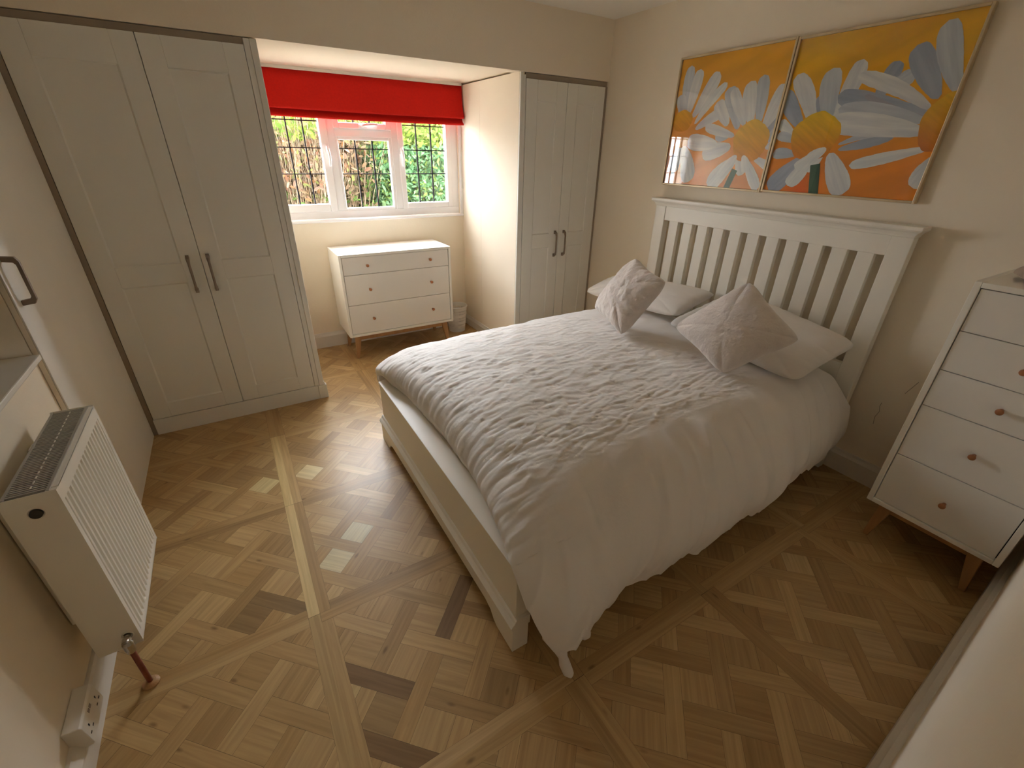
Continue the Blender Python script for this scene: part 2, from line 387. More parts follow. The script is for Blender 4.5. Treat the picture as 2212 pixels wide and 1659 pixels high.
# skirting boards
def skirt_prof(th=.018, h=.125): return [(0, 0), (th, 0), (th, h-.03), (th*.55, h-.012), (th*.4, h), (0, h)]
b = MB(); b.prism([(D-u, z) for u, z in skirt_prof(.018, .13)], 'x', AXL, AXR); structure('baseboard_back', b, WHITE)
b = MB(); b.prism([(AXR-u, z) for u, z in skirt_prof(.016, .095)], 'y', .02, D-.018); structure('baseboard_alcove', b, WHITE)
b = MB(); b.prism([(AXL+u, z) for u, z in skirt_prof(.016, .12)], 'y', -.004, D-.018); structure('baseboard_alcove_left', b, WHITE)
b = MB(); b.prism([(-u, z) for u, z in skirt_prof(.018, .13)], 'y', -3.0, -.025); structure('baseboard_right', b, WHITE)
b = MB(); b.prism([(XL+u, z) for u, z in skirt_prof(.026, .105)], 'y', -3.06, -.952); structure('baseboard_left', b, WHITE)
b = MB()
pf = [(0, 0), (.030, 0), (.030, .10), (.016, .122), (.003, .130), (0, .130)]
n = len(pf); vs = [(-2.45, ny(-2.45)+u, z) for u, z in pf]+[(0, ny(0)+u, z) for u, z in pf]
b.add(vs, [tuple(range(n)), tuple(range(n, 2*n))[::-1]]+[(k, (k+1) % n, n+(k+1) % n, n+k) for k in range(n)])
structure('baseboard_front', b, WHITE)

# window_1 : casement window with leaded panes
KF = 1.0063
yf = .975
win = MB(); fr = .055
wx0, wx1, wz0_, wz1_ = AXL+.002, -.797, 1.062, 2.043
zg_s, zg_c = 1.205, 1.160
win.box(wx0, yf, wz0_, wx1, yf+.07, 1.118)                     # bottom of outer frame
win.box(wx0, yf, 1.985, wx1, yf+.07, wz1_)
win.box(wx0, yf, 1.118, wx0+.04, yf+.07, 1.985); win.box(-.862, yf, 1.118, wx1, yf+.07, 1.985)
win.box(-1.868, yf, 1.118, -1.815, yf+.07, 1.985); win.box(-1.378, yf, 1.118, -1.325, yf+.07, 1.985)   # mullions
win.box(-1.815, yf, 1.648, -1.378, yf+.07, 1.702)                 # transom
w1 = structure('window_1', win, UPVC, bevel=.004)
def ring(mb, x0, x1, z0, z1, w, ya, yb):
    mb.box(x0, ya, z0, x0+w, yb, z1).box(x1-w, ya, z0, x1, yb, z1).box(x0+w, ya, z0, x1-w, yb, z0+w).box(x0+w, ya, z1-w, x1-w, yb, z1)
sashes = [(-2.30, -1.866, 1.118, 1.985, .056), (-1.327, -.862, 1.118, 1.985, .045), (-1.818, -1.375, 1.702, 1.985, .042)]
sg = []
for (a, b_, c, d, w) in sashes:
    mb = MB(); ring(mb, a, b_, c, d, w, yf-.012, yf+.05); o = mb.build('sash', UPVC, w1, bevel=.006); sg.append(o)
mb = MB(); ring(mb, -1.818, -1.375, 1.112, 1.652, .026, yf+.004, yf+.05); o = mb.build('glazing_bead', UPVC, w1, bevel=.008)
panes = [(-2.30+.05, -1.866-.05, 1.118+.05, 1.94), (-1.327+.04, -.862-.04, 1.118+.04, 1.945), (-1.818+.036, -1.375-.036, 1.702+.036, 1.95), (-1.818+.02, -1.375-.02, 1.112+.022, 1.635)]
for (a, b_, c, d) in panes:
    g = box_o('glass_pane', GLASS, a, yf+.026, c, b_, yf+.030, d, w1)
    mb = MB()
    for k in (1, 2):
        x = a+(b_-a)*k/3; mb.box(x-.004, yf+.020, c, x+.004, yf+.036, d)
    z = 1.389
    while z < d-.03:
        if z > c+.04: mb.box(a, yf+.020, z-.0035, b_, yf+.036, z+.0035)
        z += .178
    mb.build('lead_grid', LEAD, w1)
def whandle(x, z, vertical=True, sgn=1):
    mb = MB()
    if vertical:
        mb.box(x-.012, yf-.026, z-.03, x+.012, yf-.012, z+.03)
        mb.tube([(x, yf-.03, z+.012), (x, yf-.045, z-.005), (x+.004*sgn, yf-.05, z-.04), (x+.006*sgn, yf-.046, z-.085), (x+.002*sgn, yf-.043, z-.12)], .009, rs=[.011, .012, .010, .009, .007])
    else:
        mb.box(x-.03, yf-.026, z-.010, x+.03, yf-.012, z+.010)
        mb.tube([(x-.012, yf-.03, z), (x, yf-.045, z+.003), (x+.04, yf-.05, z+.012), (x+.085, yf-.046, z+.014), (x+.11, yf-.043, z+.012)], .009, rs=[.011, .012, .010, .009, .007])
    mb.build('window_handle', UPVC, w1, bevel=.003, smooth=False)
whandle(-1.885, 1.565); whandle(-1.308, 1.565); whandle(-1.60, 1.724, False)
structure('trim_window_sill', MB().box(AXL+.002, .925, 1.040, AXR-.002, 1.0, 1.060), UPVC, bevel=.006)
structure('trim_window_reveal', MB().box(-.7965, D-.012, 1.061, -.772, D-.001, 2.04).box(-.7965, D-.001, 1.061, -.7995, 1.04, 2.04), UPVC, bevel=.002)

# window_2 : dark window deep in the left wall above the radiator
mb = MB(); xx = XL-.13
mb.box(xx-.05, wy0, wz0+.02, xx, wy0+.06, wz1).box(xx-.05, wy1-.075, wz0+.02, xx, wy1, wz1).box(xx-.05, wy0, wz0+.02, xx, wy1, wz0+.085).box(xx-.05, wy0, wz1-.06, xx, wy1, wz1).box(xx-.05, -1.78, wz0+.02, xx, -1.72, wz1)
w2 = structure('window_2', mb, WHITE, bevel=.004)
box_o('glass_pane', DGLASS, xx-.03, wy0+.05, wz0+.07, xx-.02, wy1-.07, wz1-.05, w2)
structure('trim_left_sill', MB().box(xx, wy0-.0, wz0, XL+.022, wy1-.004, wz0+.02), WHITE, bevel=.004)

# ================================================================== FITTED WARDROBES
def bow_handle_y(name, x, z0, z1, y, parent):   # vertical pull on a front that faces -y
    mb = MB(); t = .006
    mb.box(x-.008, y-.012, z0-.002, x+.008, y, z0+.022).box(x-.008, y-.012, z1-.022, x+.008, y, z1+.002)
    mb.tube([(x, y-.008, z0+.008), (x, y-.026, z0+.018), (x, y-.032, z0+.04), (x, y-.032, z1-.04), (x, y-.026, z1-.018), (x, y-.008, z1-.008)], .006, n=8, rs=[.010, .009, .0065, .0065, .009, .010])
    return mb.build(name, BRONZE, parent, bevel=0)
def shaker_door(x0, x1, z0, z1, y, parent, panels, hx, hz):
    th = .020; mb = MB(); st = .092
    xs0, xs1 = x0+st, x1-st
    mb.box(x0, y-th, z0, xs0, y, z1).box(xs1, y-th, z0, x1, y, z1)
    zz = [z0]+[v for p in panels for v in p]+[z1]
    for k in range(0, len(zz), 2): mb.box(xs0, y-th, zz[k], xs1, y, zz[k+1])
    for a, b_ in panels:   # recessed field with a small chamfer round it
        c = .006; d = .0045
        yo, yi = y-th, y-th+d
        mb.add([(xs0, yo, a), (xs1, yo, a), (xs1, yo, b_), (xs0, yo, b_), (xs0+c, yi, a+c), (xs1-c, yi, a+c), (xs1-c, yi, b_-c), (xs0+c, yi, b_-c)],
               [(0, 1, 5, 4), (1, 2, 6, 5), (2, 3, 7, 6), (3, 0, 4, 7), (4, 5, 6, 7)])
    d_ = mb.build('door', WARD, parent, bevel=.0015, seg=1, fix=False)
    bow_handle_y('handle', hx, hz[0], hz[1], y-th, d_)
    return d_
YW = .020
wd = thing('fitted_wardrobe', 'wide pale grey two-door fitted wardrobe left of the window alcove', 'wardrobe', (-2.83, 0, 0), 'fitted wardrobes either side of the window')
box_o('carcass', WARD, -3.30, YW+.001, .1, AXL-.031, .60, 2.012, wd)
PAN = [(.195, .887), (.994, 1.885)]
shaker_door(-3.299, -2.8275, .103, 2.012, YW, wd, PAN, -2.886, (.83, 1.03))
shaker_door(-2.8245, -2.392, .103, 2.012, YW, wd, PAN, -2.792, (.83, 1.03))
mb = MB(); mb.box(-2.390, -.002, .101, -2.362, .03, 2.04).box(-2.362, -.006, .101, AXL+.004, .03, 2.04); mb.build('end_panel', WARD, wd, bevel=.003)
box_o('plinth', WARD, -3.302, -.003, .0, -2.372, .03, .100, wd); box_o('plinth', WARD, -2.371, -.008, .0, AXL+.020, .03, .100, wd, bevel=.002)
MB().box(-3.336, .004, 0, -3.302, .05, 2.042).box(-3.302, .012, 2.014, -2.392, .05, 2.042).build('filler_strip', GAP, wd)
MB().box(AXL-.03, .031, 0, AXL, D-.002, H1-.003).build('side_panel', WALL, wd)
finish(wd)

wr_ = thing('fitted_wardrobe', 'narrow pale grey two-door fitted wardrobe between window alcove and bed wall', 'wardrobe', (-.37, 0, 0), 'fitted wardrobes either side of the window')
box_o('carcass', WARD, AXR+.045, YW+.001, .1, -.004, .60, 2.012, wr_)
shaker_door(-.722, -.374, .103, 2.010, YW, wr_, PAN, -.413, (.812, 1.012))
shaker_door(-.371, -.024, .103, 2.010, YW, wr_, PAN, -.325, (.812, 1.012))
mb = MB(); mb.box(AXR-.001, -.004, .0, -.750, .012, 2.042).box(-.749, .002, 0, -.726, .018, 2.03); mb.build('frame_panel', WARD, wr_, bevel=.002)
box_o('plinth', WARD, -.724, .0, .0, -.02, .02, .100, wr_)
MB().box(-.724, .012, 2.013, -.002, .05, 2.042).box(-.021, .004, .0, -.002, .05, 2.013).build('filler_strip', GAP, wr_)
finish(wr_)

cu = thing('built_in_cupboard', 'flat cream built-in cupboard on the left wall beside the wide wardrobe', 'cupboard', (-3.33, -.5, 0))
box_o('side_panel', WALL, -3.338, -.950, 0, -3.324, -.005, 2.40, cu)
dd = box_o('door', WHITE, -3.3235, -.948, .012, -3.319, -.03, 2.39, cu, bevel=.001)
mb = MB(); y = -.893; xf = -3.319; z0, z1 = 1.062, 1.228
mb.add([], [])
prof = [(xf, z0), (xf+.034, z0+.004), (xf+.042, z0+.018), (xf+.042, z1-.020), (xf+.034, z1-.004), (xf, z1), (xf, z1-.018), (xf+.026, z1-.022), (xf+.031, z1-.030), (xf+.031, z0+.030), (xf+.026, z0+.022), (xf, z0+.018)]
for sg_ in range(1):
    n = len(prof); vs = [(u, y-.007, v) for u, v in prof]+[(u, y+.007, v) for u, v in prof]
    q = [(0, 1, 10, 11), (1, 2, 9, 10), (2, 3, 8, 9), (3, 4, 7, 8), (4, 5, 6, 7)]
    mb.add(vs, q+[tuple(n+i for i in f)[::-1] for f in q]+[(k, (k+1) % n, n+(k+1) % n, n+k) for k in range(n)])
mb.build('handle', BRONZE, dd, bevel=.002)
finish(cu)

# ================================================================== DRAWER CHESTS
def drawer_chest(name, label, T, w, d, z0, z1, drawers, knobs, legh, group=None, panelw=.02):
    """local: front faces -y, x 0..w, y 0..d ; T maps local to world"""
    def tr(mb):
        mb.v = [tuple(T @ Vector(p)) for p in mb.v]; return mb
    base = T @ Vector((w/2, d/2, 0))
    t = thing(name, label, 'chest of drawers', base, group)
    p = panelw
    mb = MB().box(0, 0, z0, p, d, z1).box(w-p, 0, z0, w, d, z1).box(p, 0, z1-p, w-p, d, z1).box(p, 0, z0, w-p, d, z0+p).box(p, d-.01, z0+p, w-p, d, z1-p)
    tr(mb).build('carcass', CHEST, t, bevel=.002)
    g = .003
    for i, (a, b_) in enumerate(drawers):
        mb = MB().box(p+g, .006, a+g/2, w-p-g, .022, b_-g/2)
        dr = tr(mb).build('drawer', CHESTF, t, bevel=.0012)
        for kx in knobs:
            mb = MB().lathe([(.0, -.024), (.009, -.0235), (.0115, -.021), (.0115, -.017), (.007, -.004), (.0065, .007)], (kx, 0, (a+b_)/2 if not isinstance(kx, tuple) else 0), 'y', 20, cap=False)
            tr(mb).build('knob', KNOB, dr, smooth=True)
    # near-black block painted as the shade behind the drawer gaps
    tr(MB().box(p, .026, z0+p, w-p, d-.012, z1-p)).build('gap_shade_block', DARK, t)
    ah = .045
    tr(MB().box(.07, .045, z0-ah, w-.07, .065, z0).box(.07, d-.065, z0-ah, w-.07, d-.045, z0).box(.07, .045, z0-ah, .09, d-.045, z0).box(w-.09, .045, z0-ah, w-.07, d-.045, z0)).build('apron', OAKLEG, t, bevel=.002)
    for sx_ in (0, 1):
        for sy_ in (0, 1):
            xt = .035 if sx_ == 0 else w-.035; yt = .03 if sy_ == 0 else d-.03
            sxn = 1 if sx_ == 0 else -1; syn = 1 if sy_ == 0 else -1
            bx, by = xt+sxn*.0, yt+syn*.0
            foot = [(bx, by), (bx+sxn*.022, by), (bx+sxn*.022, by+syn*.022), (bx, by+syn*.022)]
            tx, ty = xt+sxn*.012, yt+syn*.008
            top = [(tx, ty), (tx+sxn*.052, ty), (tx+sxn*.052, ty+syn*.034), (tx, ty+syn*.034)]
            tr(MB().hexa([(a, b_, 0) for a, b_ in foot], [(a, b_, z0) for a, b_ in top])).build('leg', OAKLEG, t, bevel=.002)
    finish(t); return t
T1 = Matrix.Translation((-2.010, .525, 0))
drawer_chest('chest_of_drawers', 'low white three-drawer chest with wooden knobs under the window', T1, .91, .395, .200, .857,
             [(.222, .462), (.462, .700), (.700, .836)], (.205, .72), .2)
# tall chest stands against the bed wall and faces the left wall
T2 = Matrix.Translation((-.440, -2.540, 0)) @ Matrix.Rotation(-PI/2, 4, 'Z')
drawer_chest('chest_of_drawers', 'tall narrow white five-drawer chest with wooden knobs right of the bed', T2, .448, .415, .195, 1.192,
             [(.217, .460), (.460, .700), (.700, .855), (.855, 1.012), (1.012, 1.170)], (.229,), .2)
# soft pouch lying on the tall chest
t = MB(); N = 28
vs = []; fs = []
for i in range(N+1):
    for j in range(N):
        a = 2*PI*j/N; ph = PI*i/N; r = math.sin(ph)
        hz = math.cos(ph); hz = hz*.055 if hz > 0 else hz*.016
        wob = 1+.05*math.sin(3*a+1)+.03*math.sin(5*a)
        vs.append((-.235+.125*r*math.cos(a)*wob, -2.735+.150*r*math.sin(a)*wob, 1.2095+hz+.006*math.sin(4*a)*r))
for i in range(N):
    for j in range(N): fs.append((i*N+j, i*N+(j+1) % N, (i+1)*N+(j+1) % N, (i+1)*N+j))
t.add(vs, fs); tag(t.build('cloth_pouch', POUCH, smooth=True), 'soft rounded brown cloth pouch lying on top of the tall white chest', 'pouch')

# ================================================================== WASTE BASKET
def basket(cx, cy, r0, r1, h):
    mb = MB(); NS, NR = 40, 20
    rings = [0, .012]+[.012+(h-.03)*k/16 for k in range(1, 17)]+[h-.012, h]
    def rr(z): return r0+(r1-r0)*z/h
    n = len(rings); vs = []
    for z in rings:
        for k in range(NS*2):
            a = PI*k/NS; vs.append((cx+rr(z)*math.cos(a), cy+rr(z)*math.sin(a), z))
    fs = []
    for i in range(n-1):
        for k in range(NS*2):
            hole = (i in (3, 5, 8, 10, 13, 15)) and k % 2 == (0)
            if not hole: fs.append((i*NS*2+k, i*NS*2+(k+1) % (NS*2), (i+1)*NS*2+(k+1) % (NS*2), (i+1)*NS*2+k))
    fs.append(tuple(range(NS*2))[::-1])
    mb.add(vs, fs); o = mb.build('waste_basket', BASKET, fix=False)
    sm = o.modifiers.new('thick', 'SOLIDIFY'); sm.thickness = .004
    rim = MB(); rim.tube([(cx+rr(h)*math.cos(2*PI*k/40), cy+rr(h)*math.sin(2*PI*k/40), h) for k in range(41)], .006); rim.build('rim', BASKET, o, smooth=True)
    return o
tag(basket(-.945, .80, .078, .102, .245), 'small white perforated plastic waste basket on the floor beside the low chest', 'basket')

# ================================================================== ROMAN BLIND
bl = thing('roman_blind', 'bright red fabric roman blind half raised over the window', 'blind', (-1.55, .9, 1.77))
def sheet(prof, x0, x1, name, thick=.004, amp=.003, seed=0):
    nx = 90; vs = []; fs = []
    m = len(prof)
    for i in range(nx+1):
        x = x0+(x1-x0)*i/nx
        for k, (yy, zz) in enumerate(prof):
            w = amp*math.sin(x*5+seed+k*.4)*(k/(m-1)); sag = -.004*math.sin(PI*i/nx)*(k/(m-1))
            vs.append((x, yy+w, zz+sag))
    for i in range(nx):
        for k in range(m-1): fs.append((i*m+k, (i+1)*m+k, (i+1)*m+k+1, i*m+k+1))
    o = MB().add(vs, fs).build(name, BLINDM, bl, smooth=True, fix=False)
    s = o.modifiers.new('thick', 'SOLIDIFY'); s.thickness = thick; s.offset = 0
    return o
bx0, bx1 = AXL+.012, -.782
sheet([(.892, 2.036), (.888, 1.98), (.884, 1.92), (.876, 1.88), (.864, 1.845), (.854, 1.825), (.851, 1.814), (.858, 1.808), (.875, 1.812)], bx0, bx1, 'fabric_panel')
sheet([(.905, 2.02), (.902, 1.86), (.898, 1.83), (.893, 1.80), (.884, 1.782), (.870, 1.774), (.862, 1.767), (.866, 1.760), (.885, 1.763)], bx0, bx1, 'lower_fold', seed=1)
sheet([(.912, 2.02), (.912, 1.84), (.906, 1.80), (.900, 1.785), (.905, 1.778)], bx0, bx1, 'lower_fold', seed=2)
MB().box(bx0, .885, 2.037, bx1, .925, 2.0565).build('head_rail', WHITE, bl)
mb = MB(); cp = [(-.783, .93, 2.03), (-.780, .93, 1.75), (-.778, .928, 1.50), (-.776, .925, 1.34), (-.775, .922, 1.30)]
mb.tube(cp, .0018, 6); mb.tube([(p[0]-.004, p[1]+.01, p[2]) for p in cp], .0018, 6)
mb.lathe([(.002, 1.27), (.007, 1.275), (.006, 1.29), (.003, 1.305)], (-.779, .927, 0), 'z', 10); mb.build('pull_cord', WHITE, bl)
finish(bl)

# ================================================================== RADIATOR
ra = thing('radiator', 'white double-panel radiator with ribbed front hung on the left wall', 'radiator', (-3.24, -1.43, .16))
ry0, ry1, rz0, rz1, rxf, rxb = -1.680, -1.190, .160, .780, -3.180, -3.288
# ribbed front panel: height field over y
def ribbed(xface, sgn):
    NY, zs = 17*16, [rz0+.004, rz0+.028, rz0+.040, rz0+.055, rz0+.3, rz1-.075, rz1-.058, rz1-.045, rz1-.004]
    vs = []; fs = []
    for i in range(NY+1):
        y = ry0+.018+(ry1-ry0-.036)*i/NY; ph = (i % 16)/16
        rib = .5-.5*math.cos(2*PI*ph); rib = min(1, max(0, (rib-.42)*5))
        for k, z in enumerate(zs):
            e = 1 if 3 <= k <= 5 else (.6 if k in (2, 6) else 0)
            vs.append((xface-sgn*.0170*(1-rib)*e, y, z))
    m = len(zs)
    for i in range(NY):
        for k in range(m-1): fs.append((i*m+k, (i+1)*m+k, (i+1)*m+k+1, i*m+k+1))
    return MB().add(vs, fs)
fp = ribbed(rxf, 1); fp.box(rxf-.0215, ry0+.002, rz0+.004, rxf-.0180, ry1-.002, rz1-.002)
fp.box(rxf-.0180, ry0+.002, rz0+.004, rxf, ry0+.019, rz1-.004).box(rxf-.0180, ry1-.019, rz0+.004, rxf, ry1-.002, rz1-.004)
fp.box(rxf-.0180, ry0+.019, rz0+.003, rxf, ry1-.019, rz0+.006).box(rxf-.0180, ry0+.019, rz1-.006, rxf, ry1-.019, rz1-.003)
fp.build('front_panel', RADW, ra, bevel=0, smooth=False)
MB().box(rxb, ry0+.004, rz0+.004, rxb+.012, ry1-.004, rz1-.01).build('back_panel', RADW, ra, bevel=.003)
mb = MB(); k = ry0+.02
while k < ry1-.02: mb.box(rxb+.014, k, rz0+.03, rxf-.016, k+.0012, rz1-.03); k += .012
mb.build('fins', RADG, ra)
gr = MB(); gz0, gz1 = rz1-.006, rz1
gr.box(rxb+.004, ry0+.004, gz0, rxb+.010, ry1-.004, gz1).box(rxf-.020, ry0+.004, gz0, rxf-.013, ry1-.004, gz1)
k = ry0+.012
while k < ry1-.010: gr.box(rxb+.010, k, gz0, rxf-.020, k+.005, gz1-.001); k += .0092
gr.build('top_grille', RADG, ra)
xm = (rxb+rxf)/2
gs = MB(); k = ry0+.03
while k < ry1-.03: gs.box(xm-.0015, k, gz1-.001, xm+.0015, k+.012, gz1+.0006); k += .0235
gs.build('grille_clip', RADW, ra)
for ya, yb in ((ry0-.002, ry0+.004), (ry1-.004, ry1+.002)):
    mb = MB()
    if ya < ry0:   # near side cover with two round holes
        holes = [(xm+.000, rz1-.055, .0165), (xm+.028, rz0+.048, .0135)]
        def cover(y):
            pts = []
            return y
        NXc, NZc = 36, 200
        vs = []; fs = []
        for i in range(NXc+1):
            for j in range(NZc+1):
                vs.append([rxb-.002+(rxf-rxb+.003)*i/NXc, ya, rz0+(rz1-rz0)*j/NZc])
        keep = lambda x, z: all((x-hx)**2+(z-hz)**2 > r*r for hx, hz, r in holes)
        for v in vs:
            for hx, hz, r in holes:
                dd_ = math.hypot(v[0]-hx, v[2]-hz)
                if r*.72 < dd_ < r*1.12: v[0] = hx+(v[0]-hx)*r/dd_; v[2] = hz+(v[2]-hz)*r/dd_
        for i in range(NXc):
            for j in range(NZc):
                a = i*(NZc+1)+j; q = (a, a+NZc+1, a+NZc+2, a+1)
                cx_ = sum(vs[t_][0] for t_ in q)/4; cz_ = sum(vs[t_][2] for t_ in q)/4
                if keep(cx_, cz_): fs.append(q)
        mb.add(vs, fs)
        for hx, hz, r in holes:   # rolled lip of each hole
            mb.tube([(hx+r*math.cos(2*PI*q/20), ya+.001, hz+r*math.sin(2*PI*q/20)) for q in range(21)], .0016, 6)
        o = mb.build('side_cover', RADW, ra, fix=False)
        sm = o.modifiers.new('thick', 'SOLIDIFY'); sm.thickness = .0015; sm.offset = -1
    else:
        mb.box(rxb-.002, ya, rz0, rxf+.001, yb, rz1); mb.build('side_cover', RADW, ra, bevel=.004)
MB().lathe([(.013, -.02), (.013, -.004), (.009, -.003), (.009, .001)], (xm, ry0+.012, rz1-.055), 'y', 16).build('bleed_plug', DARK, ra)
# valve, copper tail and floor collar
vx, vz = xm+.028, rz0+.048
mb = MB(); mb.lathe([(.010, -.040), (.012, -.034), (.012, -.018), (.008, -.012), (.008, .02)], (vx, ry0, vz), 'y', 16)
mb.lathe([(.012, -.022), (.014, -.010), (.014, .012), (.010, .022)], (vx+.003, ry0-.034, vz-.014), 'z', 16)
mb.build('valve', CHROME, ra, smooth=False)
px_, py_ = vx+.003, ry0-.034
mb = MB(); mb.tube([(px_, py_, vz-.03), (px_, py_, .02), (px_, py_, .0)], .0078, 12); mb.build('pipe', COPPER, ra, smooth=True)
mb = MB(); mb.lathe([(.024, .001), (.024, .005), (.016, .012), (.010, .014)], (px_, py_, 0), 'z', 20); mb.build('pipe_collar', OAKLEG, ra)
for yb_ in (-1.60, -1.31): MB().box(rxb-.048, yb_, .25, rxb-.002, yb_+.04, .72).build('wall_bracket', RADW, ra)
finish(ra)

# double socket box above the left skirting (wedge fronted)
so = thing('socket_box', 'white surface-mounted double power socket on the left wall near the radiator', 'socket', (XL, -1.88, .13))
sy0, sy1 = -1.893, -1.757
prof = [(XL, .075), (XL, .232), (XL+.012, .238), (XL+.050, .205), (XL+.057, .195), (XL+.026, .080)]
prof = [(XL, .074), (XL, .160), (XL+.003, .163), (XL+.036, .159), (XL+.041, .154), (XL+.047, .082), (XL+.043, .076)]
MB().prism(prof, 'y', sy0, sy1).build('casing', WHITE, so, bevel=.004)
a = Vector((XL+.047, 0, .082)); b_ = Vector((XL+.041, 0, .154)); dv = (b_-a).normalized(); nv = Vector((dv.z, 0, -dv.x))
def on_face(y, t, o=.0006): p = a+(b_-a)*t+nv*o; return Vector((p.x, y, p.z))
def slot(yc, tc, wy, wt):
    mb = MB(); q = []
    for o in (-.002, .0008):
        q.append([on_face(yc-wy, tc-wt, o), on_face(yc+wy, tc-wt, o), on_face(yc+wy, tc+wt, o), on_face(yc-wy, tc+wt, o)])
    mb.hexa(q[0], q[1]); return mb
for yc in (-1.866, -1.784):
    for (dy, tt, wy, wt) in ((0, .60, .0022, .055), (-.011, .34, .0042, .022), (.011, .34, .0042, .022)):
        slot(yc+dy, tt, wy, wt).build('pin_slot', DARK, so)
for yc in (-1.832, -1.818):
    slot(yc, .80, .0055, .065).build('switch', M('switch_rocker', (.32, .28, .26), .5), so)
finish(so)

# ================================================================== PICTURES
def daisy(name, label, yA, yB, zb, zt, petals, disks, stems, bgf):
    t = thing(name, label, 'picture', (0, (yA+yB)/2, zb), 'daisy pictures over the headboard')
    fw = .011; x0, x1 = -.030, -.002
    mb = MB().box(x0, yA, zb, x1, yA-fw, zt).box(x0, yB+fw, zb, x1, yB, zt).box(x0, yA-fw, zb, x1, yB+fw, zb+fw).box(x0, yA-fw, zt-fw, x1, yB+fw, zt)
    mb.build('frame', FRAMEG, t, bevel=.002)
    y0, y1, z0, z1 = yA-fw, yB+fw, zb+fw, zt-fw
    pr = MB(); rn = random.Random(3)
    G = 40; vs = []; fs = []; cols = []; uvs = []
    for i in range(G+1):
        for j in range(G+1): vs.append((-.018, y0+(y1-y0)*i/G, z0+(z1-z0)*j/G))
    for i in range(G):
        for j in range(G):
            ids = [i*(G+1)+j, (i+1)*(G+1)+j, (i+1)*(G+1)+j+1, i*(G+1)+j+1]; fs.append(tuple(ids))
            cols.append([bgf((vs[q][1]-y0)/(y1-y0), (vs[q][2]-z0)/(z1-z0)) for q in ids])
            uvs.append([(vs[q][1]*.6+vs[q][2]*.2, vs[q][2]*.25+vs[q][1]*.1) for q in ids])
    pr.add(vs, fs, cols, uvs)
    lay = [0]
    def clipyz(poly): return clip(poly, y1, y0, z0, z1)
    def shape(pts, colf, ang, c):
        lay[0] += 1; x = -.0182-.00004*lay[0]
        q = clipyz(pts)
        if len(q) < 3: return
        cy_, cz_ = c
        ctr = (sum(p[0] for p in q)/len(q), sum(p[1] for p in q)/len(q))
        P3 = [(x, ctr[0], ctr[1])]+[(x, p[0], p[1]) for p in q]
        f = [(0, 1+k, 1+(k+1) % len(q)) for k in range(len(q))]
        ca, sa = math.cos(ang), math.sin(ang); off = lay[0]*1.7
        def uvf(p): return ((p[1]*ca+p[2]*sa)+off, (-p[1]*sa+p[2]*ca)+off)
        pr.add(P3, f, [[colf(P3[i][1], P3[i][2]) for i in ff] for ff in f], [[uvf(P3[i]) for i in ff] for ff in f])
    PC = {0: ((.46, .44, .50), (.42, .42, .50)), 1: ((.46, .51, .60), (.42, .48, .58)), 2: ((.58, .64, .70), (.66, .70, .74)), 3: ((.78, .80, .80), (.84, .85, .84)), 4: ((.90, .91, .88), (.84, .88, .86))}
    def petal(ya, za, yb, zb_, w, c):
        dy, dz = yb-ya, zb_-za; L = math.hypot(dy, dz); uy, uz = dy/L, dz/L; py, pz = -uz, uy
        pts = []; n = 26; bend = rn.uniform(-.05, .05)
        for k in range(n):
            s = k/(n-1); ww = w/2*((1-(2*s-1)**2)**.36 if 0 < s < 1 else 0)*(.55+.58*s)+.0008
            o = bend*L*math.sin(PI*s)+rn.uniform(-.001, .001); pts.append((ya+uy*L*s+py*(o+ww), za+uz*L*s+pz*(o+ww)))
        for k in range(n-1, -1, -1):
            s = k/(n-1); ww = w/2*((1-(2*s-1)**2)**.36 if 0 < s < 1 else 0)*(.55+.58*s)+.0008
            o = bend*L*math.sin(PI*s)+rn.uniform(-.001, .001); pts.append((ya+uy*L*s+py*(o-ww), za+uz*L*s+pz*(o-ww)))
        A, B_ = PC[c]
        def cf(y, z, A=A, B_=B_, ya=ya, za=za, L=L, uy=uy, uz=uz):
            s = max(0, min(1, ((y-ya)*uy+(z-za)*uz)/L)); return tuple(A[k]*(1-s)+B_[k]*s for k in range(3))
        # convexity is not needed: fans stay inside long petals
        shape(pts, cf, math.atan2(uz, uy), (0, 0))
    for p_ in petals: petal(*p_)
    for (ya, za, yb, zb_, w) in stems:
        uy, uz = yb-ya, zb_-za; L = math.hypot(uy, uz); uy /= L; uz /= L
        shape([(ya-uz*w/2, za+uy*w/2), (yb-uz*w/2, zb_+uy*w/2), (yb+uz*w/2, zb_-uy*w/2), (ya+uz*w/2, za-uy*w/2)], lambda y, z: (.07, .15, .09), math.atan2(uz, uy), (0, 0))
    for (cy_, cz_, ry, rz, top, bot) in disks:
        pts = []
        for k in range(48):
            a = 2*PI*k/48; r = 1+.03*math.sin(5*a)+.02*rn.uniform(-1, 1)
            pts.append((cy_+ry*r*math.cos(a), cz_+rz*r*math.sin(a)))
        def cf(y, z, cz_=cz_, rz=rz, top=top, bot=bot):
            s = max(0, min(1, (z-cz_+rz)/(2*rz))); s = s*s*(3-2*s); return tuple(bot[k]*(1-s)+top[k]*s for k in range(3))
        shape(pts, cf, .6, (0, 0))
    for p_ in daisy_front['left' if yA > -1 else 'right']: petal(*p_)
    pr.build('print', PRINT, t, fix=False)
    box_o('glass_cover', GLASS, -.0255, y0, z0, -.0240, y1, z1, t)
    box_o('backing_board', DARK, -.012, y0, z0, -.003, y1, z1, t)
    finish(t); return t
